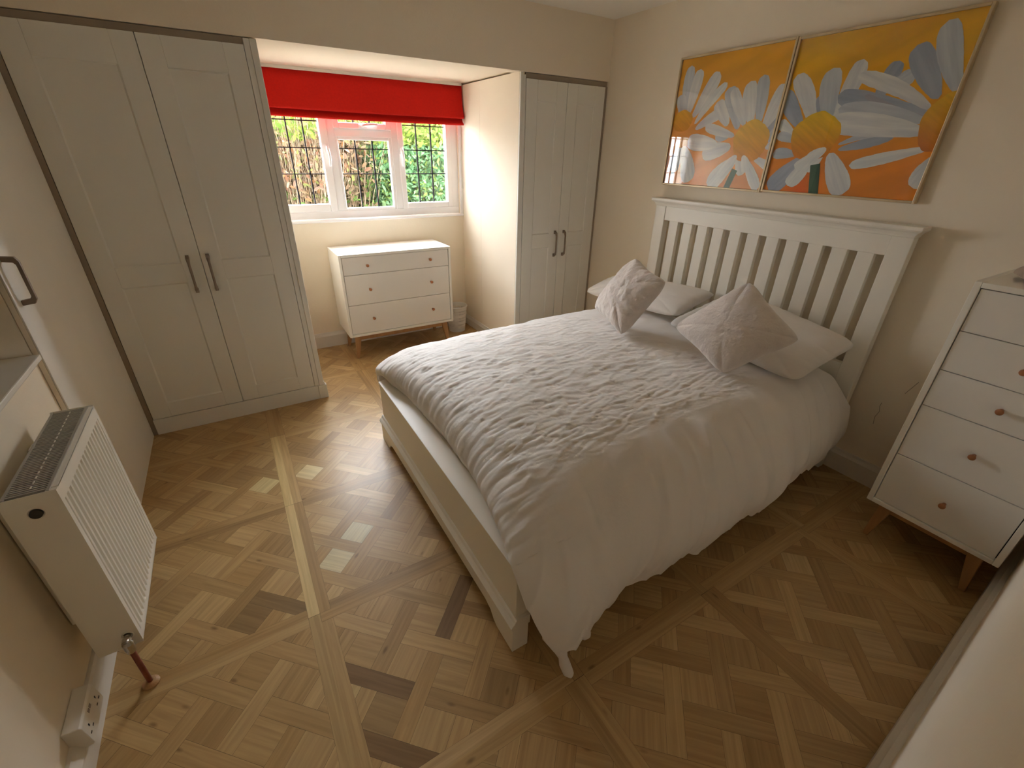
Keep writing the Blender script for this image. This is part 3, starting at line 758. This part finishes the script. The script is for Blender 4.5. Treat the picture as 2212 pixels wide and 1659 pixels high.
PET1 = [(-0.770,1.794,-0.764,2.056,0.082,2),(-0.752,1.785,-0.716,1.907,0.081,2),(-0.801,1.801,-0.838,2.030,0.083,3),(-0.839,1.781,-0.974,2.003,0.090,3),(-0.861,1.744,-1.041,1.944,0.056,4),(-0.874,1.716,-1.088,1.813,0.068,3),
(-1.100,1.728,-0.998,1.852,0.091,3),(-1.172,1.708,-1.059,1.918,0.100,2),(-1.211,1.724,-1.088,1.912,0.070,3),(-1.294,1.722,-1.261,1.960,0.081,2),(-1.253,1.723,-1.190,1.938,0.092,3),(-1.359,1.671,-1.424,1.854,0.062,1),(-1.329,1.704,-1.399,1.908,0.099,3),
(-1.126,1.675,-1.031,1.685,0.070,2),(-1.160,1.674,-0.947,1.728,0.059,3),(-1.152,1.622,-0.960,1.580,0.103,3),(-1.057,1.631,-0.832,1.651,0.102,4),(-0.794,1.613,-0.742,1.471,0.100,2),(-0.805,1.623,-0.894,1.415,0.122,3),
(-1.203,1.561,-1.053,1.392,0.112,4),(-1.211,1.570,-1.266,1.474,0.067,4),(-1.257,1.562,-1.380,1.401,0.067,4),(-1.310,1.563,-1.437,1.506,0.049,4),(-1.366,1.614,-1.443,1.646,0.058,3),(-1.366,1.647,-1.416,1.702,0.062,2)]
PET2 = [(-1.543,1.699,-1.401,1.871,0.085,1),(-1.590,1.712,-1.443,1.941,0.090,3),(-1.635,1.726,-1.585,1.843,0.048,1),(-1.683,1.724,-1.733,1.971,0.086,3),(-1.659,1.725,-1.612,1.951,0.103,2),(-1.507,1.677,-1.415,1.737,0.054,4),(-1.525,1.645,-1.420,1.674,0.049,2),
(-1.545,1.583,-1.421,1.585,0.058,2),(-1.585,1.567,-1.447,1.408,0.109,1),(-1.711,1.592,-1.830,1.411,0.111,3),(-1.626,1.576,-1.547,1.434,0.082,4),(-1.682,1.607,-1.617,1.509,0.070,4),
(-1.745,1.607,-1.965,1.668,0.049,1),(-1.738,1.629,-1.941,1.682,0.032,2),(-1.840,1.798,-1.881,1.947,0.075,1),(-1.883,1.846,-1.952,1.894,0.070,2),
(-2.070,1.735,-1.669,1.836,0.090,1),(-2.061,1.759,-1.732,1.911,0.065,3),(-2.048,1.729,-1.788,1.828,0.030,0),(-2.067,1.710,-1.690,1.779,0.072,2),(-2.075,1.672,-1.660,1.722,0.108,3),
(-2.070,1.795,-1.927,1.995,0.095,1),(-2.127,1.814,-2.006,2.064,0.090,2),(-2.108,1.615,-1.818,1.538,0.055,4),(-2.156,1.596,-2.108,1.456,0.087,3)]
YO, OR_ = (.78, .46, .035), (.66, .20, .02)
def bg1(u, v):   # u 0 at window side
    a = (.98, .47, .015); b = (.98, .40, .13); c = (.90, .36, .01)
    k = max(0, min(1, v*1.3-.1)); col = [b[i]*(1-k)+a[i]*k for i in range(3)]
    m = .5+.5*math.sin(u*5+v*7); col = [col[i]*(1-.25*m*k)+c[i]*.25*m*k for i in range(3)]
    return tuple(col)
def bg2(u, v):
    a = (.98, .54, .008); b = (.95, .30, .012); c = (.92, .38, .006)
    k = max(0, min(1, v*1.6-.35)); col = [b[i]*(1-k)+a[i]*k for i in range(3)]
    m = .5+.5*math.sin(u*7-v*4+1); col = [col[i]*(1-.35*m*k)+c[i]*.35*m*k for i in range(3)]
    if v < .3: r = max(0, 1-abs(u-.28)/.18)*(1-v/.3); col = [col[0], col[1]*(1-.5*r), col[2]]
    return tuple(col)
DT, DBt = (.76, .44, .02), (.62, .22, .02)
daisy_front = {'left': [(-1.203,1.575,-1.110,1.455,.075,4),(-1.245,1.575,-1.285,1.490,.060,4)], 'right': [(-1.690,1.612,-1.610,1.555,.060,4),(-1.640,1.590,-1.560,1.520,.055,4)]}
daisy('picture', 'left of two framed orange daisy pictures, nearer the wardrobe', -.682, -1.405, 1.390, 2.103, PET1,
      [(-.764, 1.764, .077, .060, (.95, .52, .03), (.88, .38, .02)), (-1.268, 1.646, .108, .105, (.97, .60, .06), (.85, .34, .03))],
      [(-.752, 1.50, -.757, 1.39, .030), (-1.211, 1.50, -1.178, 1.39, .038)], bg1)
daisy('picture', 'right of two framed orange daisy pictures, farther from the wardrobe', -1.409, -2.137, 1.395, 2.098, PET2,
      [(-1.615, 1.664, .118, .108, (.97, .62, .015), (.80, .25, .012)), (-2.125, 1.706, .085, .110, (.95, .55, .015), (.74, .20, .012))],
      [(-1.66, 1.54, -1.694, 1.395, .047)], bg2)

# ================================================================== BED
bed = thing('bed', 'cream painted wooden double bed with tall slatted headboard and low footboard', 'bed', (-1.1, -1.455, 0))
hy0, hy1 = -.712, -2.205           # headboard body, window side / near side
hx0, hx1 = -.030, -.078
hb = MB(); stile = .085
hb.box(hx0, hy0, 0, hx1, hy0-stile, 1.262); hb.box(hx0, hy1+stile, 0, hx1, hy1, 1.262)
hb.box(hx0-.004, hy0-stile, 1.172, hx1+.004, hy1+stile, 1.262); hb.box(hx0-.004, hy0-stile, .45, hx1+.004, hy1+stile, .62)
head = hb.build('headboard', BEDW, bed, bevel=.0025)
cm = MB()
prof = [(-.022, 1.262), (-.085, 1.262), (-.087, 1.272), (-.093, 1.282), (-.104, 1.290), (-.108, 1.296), (-.108, 1.308), (-.105, 1.311), (-.020, 1.311)]
cm.prism([(x, z) for x, z in prof], 'y', hy0+.004, hy1-.004)
cap = cm
c2 = MB(); ys = [(hy0+.0, hy1-.0, -.085, 1.262), (hy0+.003, hy1-.003, -.087, 1.272), (hy0+.010, hy1-.010, -.093, 1.282), (hy0+.022, hy1-.022, -.104, 1.290), (hy0+.026, hy1-.026, -.108, 1.296), (hy0+.026, hy1-.026, -.108, 1.308), (hy0+.023, hy1-.023, -.105, 1.311)]
vs = []; fs = []
for (a, b_, x, z) in ys: vs += [(-.020, a, z), (x, a, z), (x, b_, z), (-.020, b_, z)]
for i in range(len(ys)-1):
    for k in range(4): fs.append((i*4+k, i*4+(k+1) % 4, i*4+4+(k+1) % 4, i*4+4+k))
fs.append((0, 3, 2, 1)); L = (len(ys)-1)*4; fs.append((L, L+1, L+2, L+3))
c2.add(vs, fs).build('cornice', BEDW, head, bevel=.001, seg=1)
ya, yb = hy0-stile, hy1+stile; ns = 11; total = ya-yb; gapw = .0445; sw = (total-12*gapw)/11
for k in range(ns):
    y = ya-gapw*(k+1)-sw*k
    MB().box(hx0-.010, y, .61, hx1+.010, y-sw, 1.173).build('slat', BEDW, head, bevel=.002)
fb = MB(); fy0, fy1 = -.712, -2.215
fb.box(-2.078, fy0, .05, -2.118, fy1, .385)
foot = fb.build('footboard', BEDW, bed, bevel=.003)
# cap board: slopes gently, leaning towards the mattress
MB().prism([(-2.122, .372), (-2.122, .388), (-2.040, .402), (-2.022, .395), (-2.022, .372)], 'y', fy0+.0, fy1-.004).build('top_cap', BEDW, foot, bevel=.002)
# plinth with moulded top and bracket feet
fm = MB()
arch = [(fy0+.008, 0), (fy0-.10, 0), (fy0-.125, .012), (fy0-.15, .040), (fy0-.19, .052), (fy1+.19, .052), (fy1+.15, .040), (fy1+.125, .012), (fy1+.10, 0), (fy1-.010, 0), (fy1-.010, .120), (fy0+.008, .120)]
n = len(arch); x0_, x1_ = -2.070, -2.134
vs = [(x0_, a, z) for a, z in arch]+[(x1_, a, z) for a, z in arch]
fm.add(vs, [tuple(range(n)), tuple(range(n, 2*n))[::-1]]+[(k, (k+1) % n, n+(k+1) % n, n+k) for k in range(n)])
fm.build('plinth', BEDW, foot, bevel=.002)
mp_ = MB(); mp_.prism([(-2.066, .120), (-2.138, .120), (-2.142, .126), (-2.142, .134), (-2.136, .142), (-2.128, .150), (-2.124, .160), (-2.120, .163), (-2.066, .163)], 'y', fy0+.010, fy1-.013); mp_.build('moulding', BEDW, foot, bevel=.001, seg=1)
for s in (-1, 1):
    y = -1.4635+s*.735
    box_o('side_rail', BEDW, -2.078, y-.014, .14, -.078, y+.014, .33, bed, bevel=.003)
for k in range(13):
    x = -1.98+k*.152; box_o('base_slat', OAKLEG, x, -2.17, .285, x+.06, -.755, .305, bed)
MB().box(-1.1, -1.49, .0, -1.04, -1.43, .285).build('leg', BEDW, bed)
# side covers of the footboard ends (posts)
finish(bed)

mt = MB().box(-2.015, -2.185, .306, -.085, -.745, .500).build('mattress', MATT, bevel=.05, seg=4)
tag(mt, 'thick white mattress on the bed base under the duvet', 'mattress')

# ---- duvet
rows = [
 [(-2.06,-.66,.29),(-2.095,-.640,.36),(-2.085,-.70,.415),(-2.035,-1.0,.40),(-2.020,-1.4,.40),(-2.035,-1.8,.40),(-2.085,-2.06,.41),(-2.135,-2.205,.415),(-2.125,-2.285,.32),(-2.09,-2.34,.21),(-2.06,-2.375,.15)],
 [(-2.02,-.64,.29),(-2.07,-.61,.40),(-2.10,-.71,.465),(-2.055,-1.0,.475),(-2.040,-1.4,.47),(-2.050,-1.8,.47),(-2.085,-2.07,.465),(-2.10,-2.22,.43),(-2.07,-2.315,.33),(-2.02,-2.375,.22),(-1.99,-2.385,.15)],
 [(-1.95,-.62,.29),(-1.97,-.585,.42),(-1.99,-.695,.515),(-1.995,-1.0,.545),(-1.985,-1.4,.545),(-1.985,-1.8,.535),(-1.985,-2.07,.51),(-1.98,-2.23,.44),(-1.95,-2.335,.33),(-1.92,-2.375,.25),(-1.89,-2.360,.185)],
 [(-1.80,-.62,.28),(-1.80,-.565,.43),(-1.80,-.68,.54),(-1.80,-1.0,.585),(-1.80,-1.4,.595),(-1.80,-1.8,.585),(-1.80,-2.07,.545),(-1.80,-2.23,.46),(-1.79,-2.325,.35),(-1.78,-2.350,.27),(-1.77,-2.335,.20)],
 [(-1.40,-.62,.27),(-1.40,-.56,.42),(-1.40,-.68,.55),(-1.40,-1.0,.60),(-1.40,-1.4,.61),(-1.40,-1.8,.60),(-1.40,-2.07,.56),(-1.40,-2.23,.48),(-1.40,-2.325,.37),(-1.40,-2.355,.28),(-1.40,-2.335,.205)],
 [(-1.00,-.62,.27),(-1.00,-.56,.42),(-1.00,-.68,.555),(-1.00,-1.0,.60),(-1.00,-1.4,.61),(-1.00,-1.8,.60),(-1.00,-2.07,.57),(-1.00,-2.22,.49),(-1.00,-2.32,.38),(-1.00,-2.35,.29),(-1.00,-2.330,.205)],
 [(-.60,-.63,.27),(-.60,-.57,.43),(-.60,-.68,.56),(-.60,-1.0,.60),(-.60,-1.4,.60),(-.60,-1.8,.60),(-.60,-2.07,.58),(-.60,-2.20,.51),(-.60,-2.29,.39),(-.60,-2.315,.29),(-.60,-2.285,.20)],
 [(-.32,-.64,.27),(-.32,-.59,.43),(-.32,-.69,.55),(-.32,-1.0,.58),(-.32,-1.4,.58),(-.32,-1.8,.58),(-.32,-2.06,.58),(-.32,-2.18,.52),(-.32,-2.265,.40),(-.32,-2.28,.29),(-.32,-2.255,.20)],
 [(-.12,-.66,.28),(-.12,-.62,.42),(-.12,-.71,.52),(-.12,-1.0,.55),(-.12,-1.4,.55),(-.12,-1.8,.55),(-.12,-2.05,.56),(-.12,-2.15,.52),(-.10,-2.225,.41),(-.10,-2.235,.29),(-.12,-2.21,.20)],
]
def catmull(P, t, ax):
    n = P.shape[ax]; P = np.moveaxis(P, ax, 0)
    P = np.concatenate([2*P[:1]-P[1:2], P, 2*P[-1:]-P[-2:-1]])
    u = t*(n-1); i = np.clip(np.floor(u).astype(int), 0, n-2); f = (u-i)
    sh = (-1,)+(1,)*(P.ndim-1); f = f.reshape(sh)
    a, b, c, d = P[i], P[i+1], P[i+2], P[i+3]
    r = .5*((2*b)+(-a+c)*f+(2*a-5*b+4*c-d)*f*f+(-a+3*b-3*c+d)*f**3)
    return np.moveaxis(r, 0, ax)
net = np.array(rows, float)
NI, NJ = 560, 520
# denser parameter where rows are close together already; columns uniform
ti = np.linspace(0, 1, NI+1); ti = np.where(ti < .2, ti*(3/8)/.2, 3/8+(ti-.2)*(5/8)/.8)
tj = np.linspace(0, 1, NJ+1); tj = np.clip(tj, 0, 1)
G = catmull(catmull(net, ti, 0), tj, 1)
X, Y, Z = G[..., 0], G[..., 1], G[..., 2]
du = np.gradient(G, axis=0); dv = np.gradient(G, axis=1)
Nn = np.cross(du, dv); Nn /= np.linalg.norm(Nn, axis=2, keepdims=True)+1e-12
if Nn[NI//2, NJ//2, 2] < 0: Nn = -Nn
jj = np.broadcast_to(np.linspace(0, 1, NJ+1)[None, :], X.shape)
sm = lambda a, b, v: (lambda t: t*t*(3-2*t))(np.clip((v-a)/(b-a), 0, 1))
S2 = np.where(Y > -2.07, Y, -2.07-(jj-.6)*.8*(jj > .6))     # arc-like coordinate down the near side
# pintuck field covers the top
area = sm(-.60, -.74, Y)*sm(-2.10, -1.93, Y)*sm(-2.02, -1.94, X)*(1-sm(-.72+.14*0, -.56, X+.10*(Y+1.4)))
PXs, PYs = .150, .135
disp = np.zeros_like(X)
rg = np.random.default_rng(4)
best = np.full(X.shape, 9.)
for a in range(-1, 13):
    for b in range(-1, 13):
        px = -2.02+PXs*a+(PXs/2 if b % 2 else 0); py = -.66-PYs*b
        px += rg.normal(0, .010); py += rg.normal(0, .010)
        if px > -.5 or py < -2.1: continue
        dx, dy = X-px, Y-py; r = np.hypot(dx, dy); msk = r < .13
        best = np.minimum(best, r)
        th = np.arctan2(dy, dx); ph = rg.uniform(0, 6.28)
        # folds running out of each tuck, mostly along the bed's length
        along = np.abs(np.cos(th))**1.5
        fold = np.cos(th*9+ph)*.6+np.cos(th*15+ph*2)*.4
        disp += msk*(-.0030*np.exp(-(r/.016)**2)+.0034*fold*along*np.exp(-r/.050)*np.clip(r/.012, 0, 1)*(1-sm(.09, .13, r)))
disp += .0022*sm(.01, .075, best)
disp += .0050*perlin(X*6.5+3, Y*34+X*9+perlin(X*6, Y*6)*1.6)*(.5+.8*np.abs(perlin(X*3, Y*3+9)))
disp += .0022*perlin(X*14, Y*70-X*12+perlin(X*9, Y*9)*1.5)
disp += .0048*(1-np.abs(perlin(X*4.2+Y*2.5+7, Y*19-X*3+2))*1.6).clip(0, 1)**7
disp += .0032*(1-np.abs(perlin(X*7-Y*3+1, Y*34+X*5+2))*1.6).clip(0, 1)**8
disp *= area
# large softness everywhere
soft = .010*fbm(X*2.6+1, S2*2.6, 3)+.004*perlin(X*9, S2*9)
# diagonal drape folds down the near side
side = sm(-2.02, -2.20, Y)
q = X*1.0-(S2+2.07)*.75
soft = soft+side*(.026*perlin(q*5.0+4, S2*1.3)+.012*perlin(q*11+8, S2*2.5)+.010*(1-np.abs(perlin(q*6+2, S2*2.2+5))*1.7).clip(0, 1)**5)
hem = sm(.93, 1.0, jj)
Z = Z+0; G[..., 2] += hem*(.016*perlin(X*9+2, X*0+.5)+.006*np.sin(X*75+3*np.sin(X*13)))
# gathers along the foot edge
ft = (1-sm(-2.02, -1.80, X))*(jj < .70)
soft = soft+ft*(.0055*perlin(X*9+3, Y*26)+.003*perlin(X*14, Y*60))
# head end: smooth turned-back part with a few long creases
hd = sm(-.75, -.55, X)
soft = soft+hd*.005*perlin(X*6+Y*3, Y*16-X*5)
D_ = disp*.72+soft
G2 = G+Nn*D_[..., None]
vv = G2.reshape(-1, 3); idx = np.arange((NI+1)*(NJ+1)).reshape(NI+1, NJ+1)
# ragged hem
me = bpy.data.meshes.new('duvet')
quads = np.stack([idx[:-1, :-1], idx[:-1, 1:], idx[1:, 1:], idx[1:, :-1]], -1).reshape(-1, 4)
me.from_pydata(vv.tolist(), [], quads.tolist()); me.update()
me.polygons.foreach_set('use_smooth', np.ones(len(me.polygons), bool)); me.materials.append(COTTON)
if me.polygons[len(me.polygons)//2].normal.z < 0: me.flip_normals()
duvet = bpy.data.objects.new('duvet', me); COL.objects.link(duvet)
s_ = duvet.modifiers.new('thick', 'SOLIDIFY'); s_.thickness = .010; s_.offset = -1
tag(duvet, 'crumpled white pintucked duvet spread over the bed and hanging down the near side', 'duvet')
# knotted corner and scalloped point of the duvet cover
mb = MB(); mb.tube([(-2.035, -2.315, .235), (-2.050, -2.345, .19), (-2.046, -2.372, .152), (-2.045, -2.385, .128), (-2.043, -2.398, .108), (-2.040, -2.410, .088), (-2.032, -2.414, .072), (-2.024, -2.416, .066)], .02, 14,
                   rs=[.045, .040, .026, .016, .015, .017, .016, .006])
mb.v = [(x+.004*math.sin(90*z+x*60), y+.003*math.sin(130*z), z) for x, y, z in mb.v]
o = mb.build('corner_tie', COTTON, duvet, smooth=True)
mb = MB(); mb.tube([(-1.985, -2.345, .235), (-1.965, -2.365, .19), (-1.945, -2.372, .155), (-1.930, -2.374, .135)], .02, 12, rs=[.045, .035, .022, .010])
mb.build('corner_tie', COTTON, duvet, smooth=True)

# ---- pillows and cushions from four corners
def puff(name, mat, corners, T, label, cat, pinch=.07, seed=0, nrm_bias=None, N=90, wr=.004, power=.42, group=None, droop=0., ears=0., rnd_p=9):
    A, B_, C_, D__ = [np.array(c, float) for c in corners]    # order: (-,-) (+,-) (+,+) (-,+)
    u = np.linspace(-1, 1, N+1); U, V = np.meshgrid(u, u, indexing='ij')
    ed = lambda p: 1-pinch*(1-p**2)
    # extend parameter towards corners, pull edges in
    Up = U*ed(V)+0*V; Vp = V*ed(U)
    def bil(U, V): return ((1-U)*(1-V))[..., None]/4*A+((1+U)*(1-V))[..., None]/4*B_+((1+U)*(1+V))[..., None]/4*C_+((1-U)*(1+V))[..., None]/4*D__
    pn = rnd_p; mx_ = np.maximum(np.abs(U), np.abs(V)); sc_ = np.where(mx_ > 0, mx_/np.maximum((np.abs(U)**pn+np.abs(V)**pn)**(1/pn), 1e-9), 1)
    kk = 1.035 if pn > 7 else 1.085
    Pm = bil(Up*sc_*kk, Vp*sc_*kk)
    n = np.cross(B_-A, D__-A); n /= np.linalg.norm(n)
    if n @ np.array([-.7, -.4, .6]) < 0: n = -n
    th = T*((1-U**2).clip(0)*(1-V**2).clip(0))**power
    s = seed*3.7
    w = wr*(fbm(U*3+s, V*3+s, 4))*((1-np.abs(U)**6)*(1-np.abs(V)**6)).clip(0)
    edge = np.minimum(1-np.abs(U), 1-np.abs(V))
    cr_ = wr*.9*np.exp(-edge/.10)*sm(0, .5, np.abs(np.abs(U)-np.abs(V)))*(edge > 0.001)*np.sin((U*V)*0+np.where(np.abs(U) > np.abs(V), V, U)*24+perlin(U*4+s, V*4)*3)*(1-np.abs(np.where(np.abs(U) > np.abs(V), V, U)))
    top = Pm+n*(th+w+cr_)[..., None]; bot = Pm-n*(th*.75-w*.3)[..., None]
    m = (N+1)**2; vs = np.concatenate([top.reshape(-1, 3), bot.reshape(-1, 3)]); idx = np.arange(m).reshape(N+1, N+1)
    q1 = np.stack([idx[:-1, :-1], idx[1:, :-1], idx[1:, 1:], idx[:-1, 1:]], -1).reshape(-1, 4)
    q2 = q1[:, ::-1]+m
    rim = []
    bd = list(idx[:, 0])+list(idx[-1, 1:])+list(idx[::-1, -1][1:])+list(idx[0, ::-1][1:-1])
    for k in range(len(bd)): a, b = bd[k], bd[(k+1) % len(bd)]; rim.append((a, a+m, b+m, b))
    mb = MB().add(vs.tolist(), q1.tolist()+q2.tolist()+rim)
    o = mb.build(name, mat, smooth=True)
    md = o.modifiers.new('weld', 'WELD'); md.merge_threshold = .0008
    return tag(o, label, cat, group)
# white pillows leaning on the headboard
puff('pillow', PILM, [(-.395, -.420, .615), (-.345, -1.245, .655), (-.115, -1.345, .800), (-.175, -.520, .735)], .085,
     'white pillow at the window side of the headboard, behind the pointed fleece cushion', 'pillow', .04, 1, group='white pillows against the headboard')
puff('pillow', PILM, [(-.470, -1.300, .645), (-.510, -2.115, .620), (-.225, -2.205, .790), (-.165, -1.510, .860)], .085,
     'white pillow at the near side of the headboard, behind the larger fleece cushion', 'pillow', .04, 2, group='white pillows against the headboard')
puff('cushion', FLEECE, [(-.865, -1.312, .638), (-.660, -1.400, .950), (-.540, -1.030, 1.005), (-.755, -.930, .685)], .105,
     'cream fleece cushion with ear-like corners tilted at the window side of the bed', 'cushion', .15, 3, wr=.010, rnd_p=5, group='cream fleece cushions')
puff('cushion', FLEECE, [(-.737, -1.890, .612), (-.594, -2.126, .850), (-.544, -1.792, 1.036), (-.718, -1.536, .745)], .110,
     'larger cream fleece cushion standing on its corner near the middle of the bed', 'cushion', .12, 4, wr=.006, rnd_p=5, group='cream fleece cushions')

# ================================================================== OUTSIDE
structure('ground_outside', MB().box(-9, 1.2, .20, 9, 14, .30), SOIL)
fe = MB(); x = -2.7  # boards added to keep bright sky from showing through the bushes
while x < .55: fe.box(x, 3.62, .3, x+.118, 3.64, 1.95); x += .12
fe.box(-2.7, 3.64, .5, .56, 3.68, .58).box(-2.7, 3.64, 1.6, .56, 3.68, 1.68)
tag(fe.build('sky_block_fence', GARDW), 'dark board fence added behind the bushes outside the window to block the sky', 'fence')
LEAFK = .19
def leafcloud(n, xr, yr, zr, colf, seed, size=(.022, .045), dens=None):
    r = random.Random(seed); mb = MB()
    for _ in range(n):
        x = r.uniform(*xr); y = yr[0]+(yr[1]-yr[0])*r.random()**1.3; z = r.uniform(*zr)
        if dens and r.random() > dens(x, z): continue
        L = r.uniform(*size); w = L*r.uniform(.30, .5)
        d = Vector((r.gauss(0, 1), r.gauss(-.3, .8), r.gauss(-.1, .9))).normalized(); nn = Vector((r.gauss(0, .5), -1+r.gauss(0, .5), r.gauss(.7, .6))).normalized()
        s_ = d.cross(nn).normalized(); nn = s_.cross(d).normalized(); c = Vector((x, y, z))
        P = [c-d*L, c-d*L*.3+s_*w+nn*L*.12, c+d*L*.45+s_*w*.8+nn*L*.10, c+d*L-nn*L*.1, c+d*L*.45-s_*w*.8+nn*L*.10, c-d*L*.3-s_*w+nn*L*.12, c+nn*0]
        col = colf(x, z, r); k = r.uniform(.75, 1.25); col = tuple(min(.9, v*k*LEAFK) for v in col)
        mb.add(P, [(0, 1, 6), (1, 2, 6), (2, 3, 6), (3, 4, 6), (4, 5, 6), (5, 0, 6)], [col]*6)
    return mb
def brown(x, z, r):
    zt = z+.10*math.sin(x*6)
    if zt > 1.72: return r.choice([(.42, .60, .10), (.60, .70, .16), (.32, .52, .10), (.75, .72, .22)])
    if zt < 1.18: return r.choice([(.30, .48, .12), (.45, .30, .18), (.25, .38, .10), (.52, .40, .24)])
    return r.choice([(.72, .38, .24), (.62, .44, .26), (.80, .52, .38), (.46, .30, .17), (.55, .58, .20), (.66, .34, .16)])
def green(x, z, r):
    if z > 1.62: return r.choice([(.50, .68, .12), (.64, .76, .20), (.36, .58, .12), (.44, .64, .14)])
    return r.choice([(.26, .55, .24), (.34, .62, .30), (.20, .44, .18), (.42, .66, .30), (.44, .64, .16)])
def shrub(label, xr, colf, seed, n, nb, dens=None):
    cx = (xr[0]+xr[1])/2
    t = thing('shrub', label, 'shrub', (cx, 2.7, .3), 'bushes outside the window')
    o = leafcloud(n, xr, (2.35, 3.1), (.35, 2.0), colf, seed, dens=dens).build('foliage', LEAF, t, fix=False); o['kind'] = 'stuff'
    o = leafcloud(int(n*.6), xr, (3.0, 3.5), (.35, 2.05), colf, seed+9, size=(.04, .07)).build('foliage', LEAF, t, fix=False); o['kind'] = 'stuff'
    r = random.Random(seed+1); mb = MB()
    for _ in range(nb):
        bx, by = r.uniform(xr[0]+.12, xr[1]-.12), r.uniform(2.4, 2.95); z = .3; p = Vector((bx, by, z)); pts = [p.copy()]; d = Vector((r.gauss(0, .16), r.gauss(-.02, .08), 1)).normalized()
        for k in range(9):
            d = (d+Vector((r.gauss(0, .07), r.gauss(0, .04), .06))).normalized(); p = p+d*.19; pts.append(p.copy())
        r0 = r.uniform(.002, .0055); mb.tube(pts, r0, 5, rs=[r0*(1-.08*k) for k in range(len(pts))])
    o = mb.build('twigs', TWIG, t, smooth=True, fix=False); o['kind'] = 'stuff'
    finish(t); return t
shrub('half-dead shrub with brown twiggy stems seen through the left and middle panes', (-2.55, -1.14), brown, 5, 6500, 230,
      dens=lambda x, z: 1 if z > 1.68 else .42)
shrub('dense green leafy shrub seen through the right-hand pane', (-1.10, .42), green, 8, 9500, 30)

# small scuffs on the bed wall beside the tall chest
for pts in ([(-2.327, .467), (-2.325, .445), (-2.333, .42), (-2.325, .382), (-2.331, .342)], [(-2.396, .553), (-2.410, .59), (-2.424, .628)]):
    mb = MB(); mb.tube([(-.0006, a, b_) for a, b_ in pts], .0012, 6); mb.build('scuff_mark', GAP, wr)
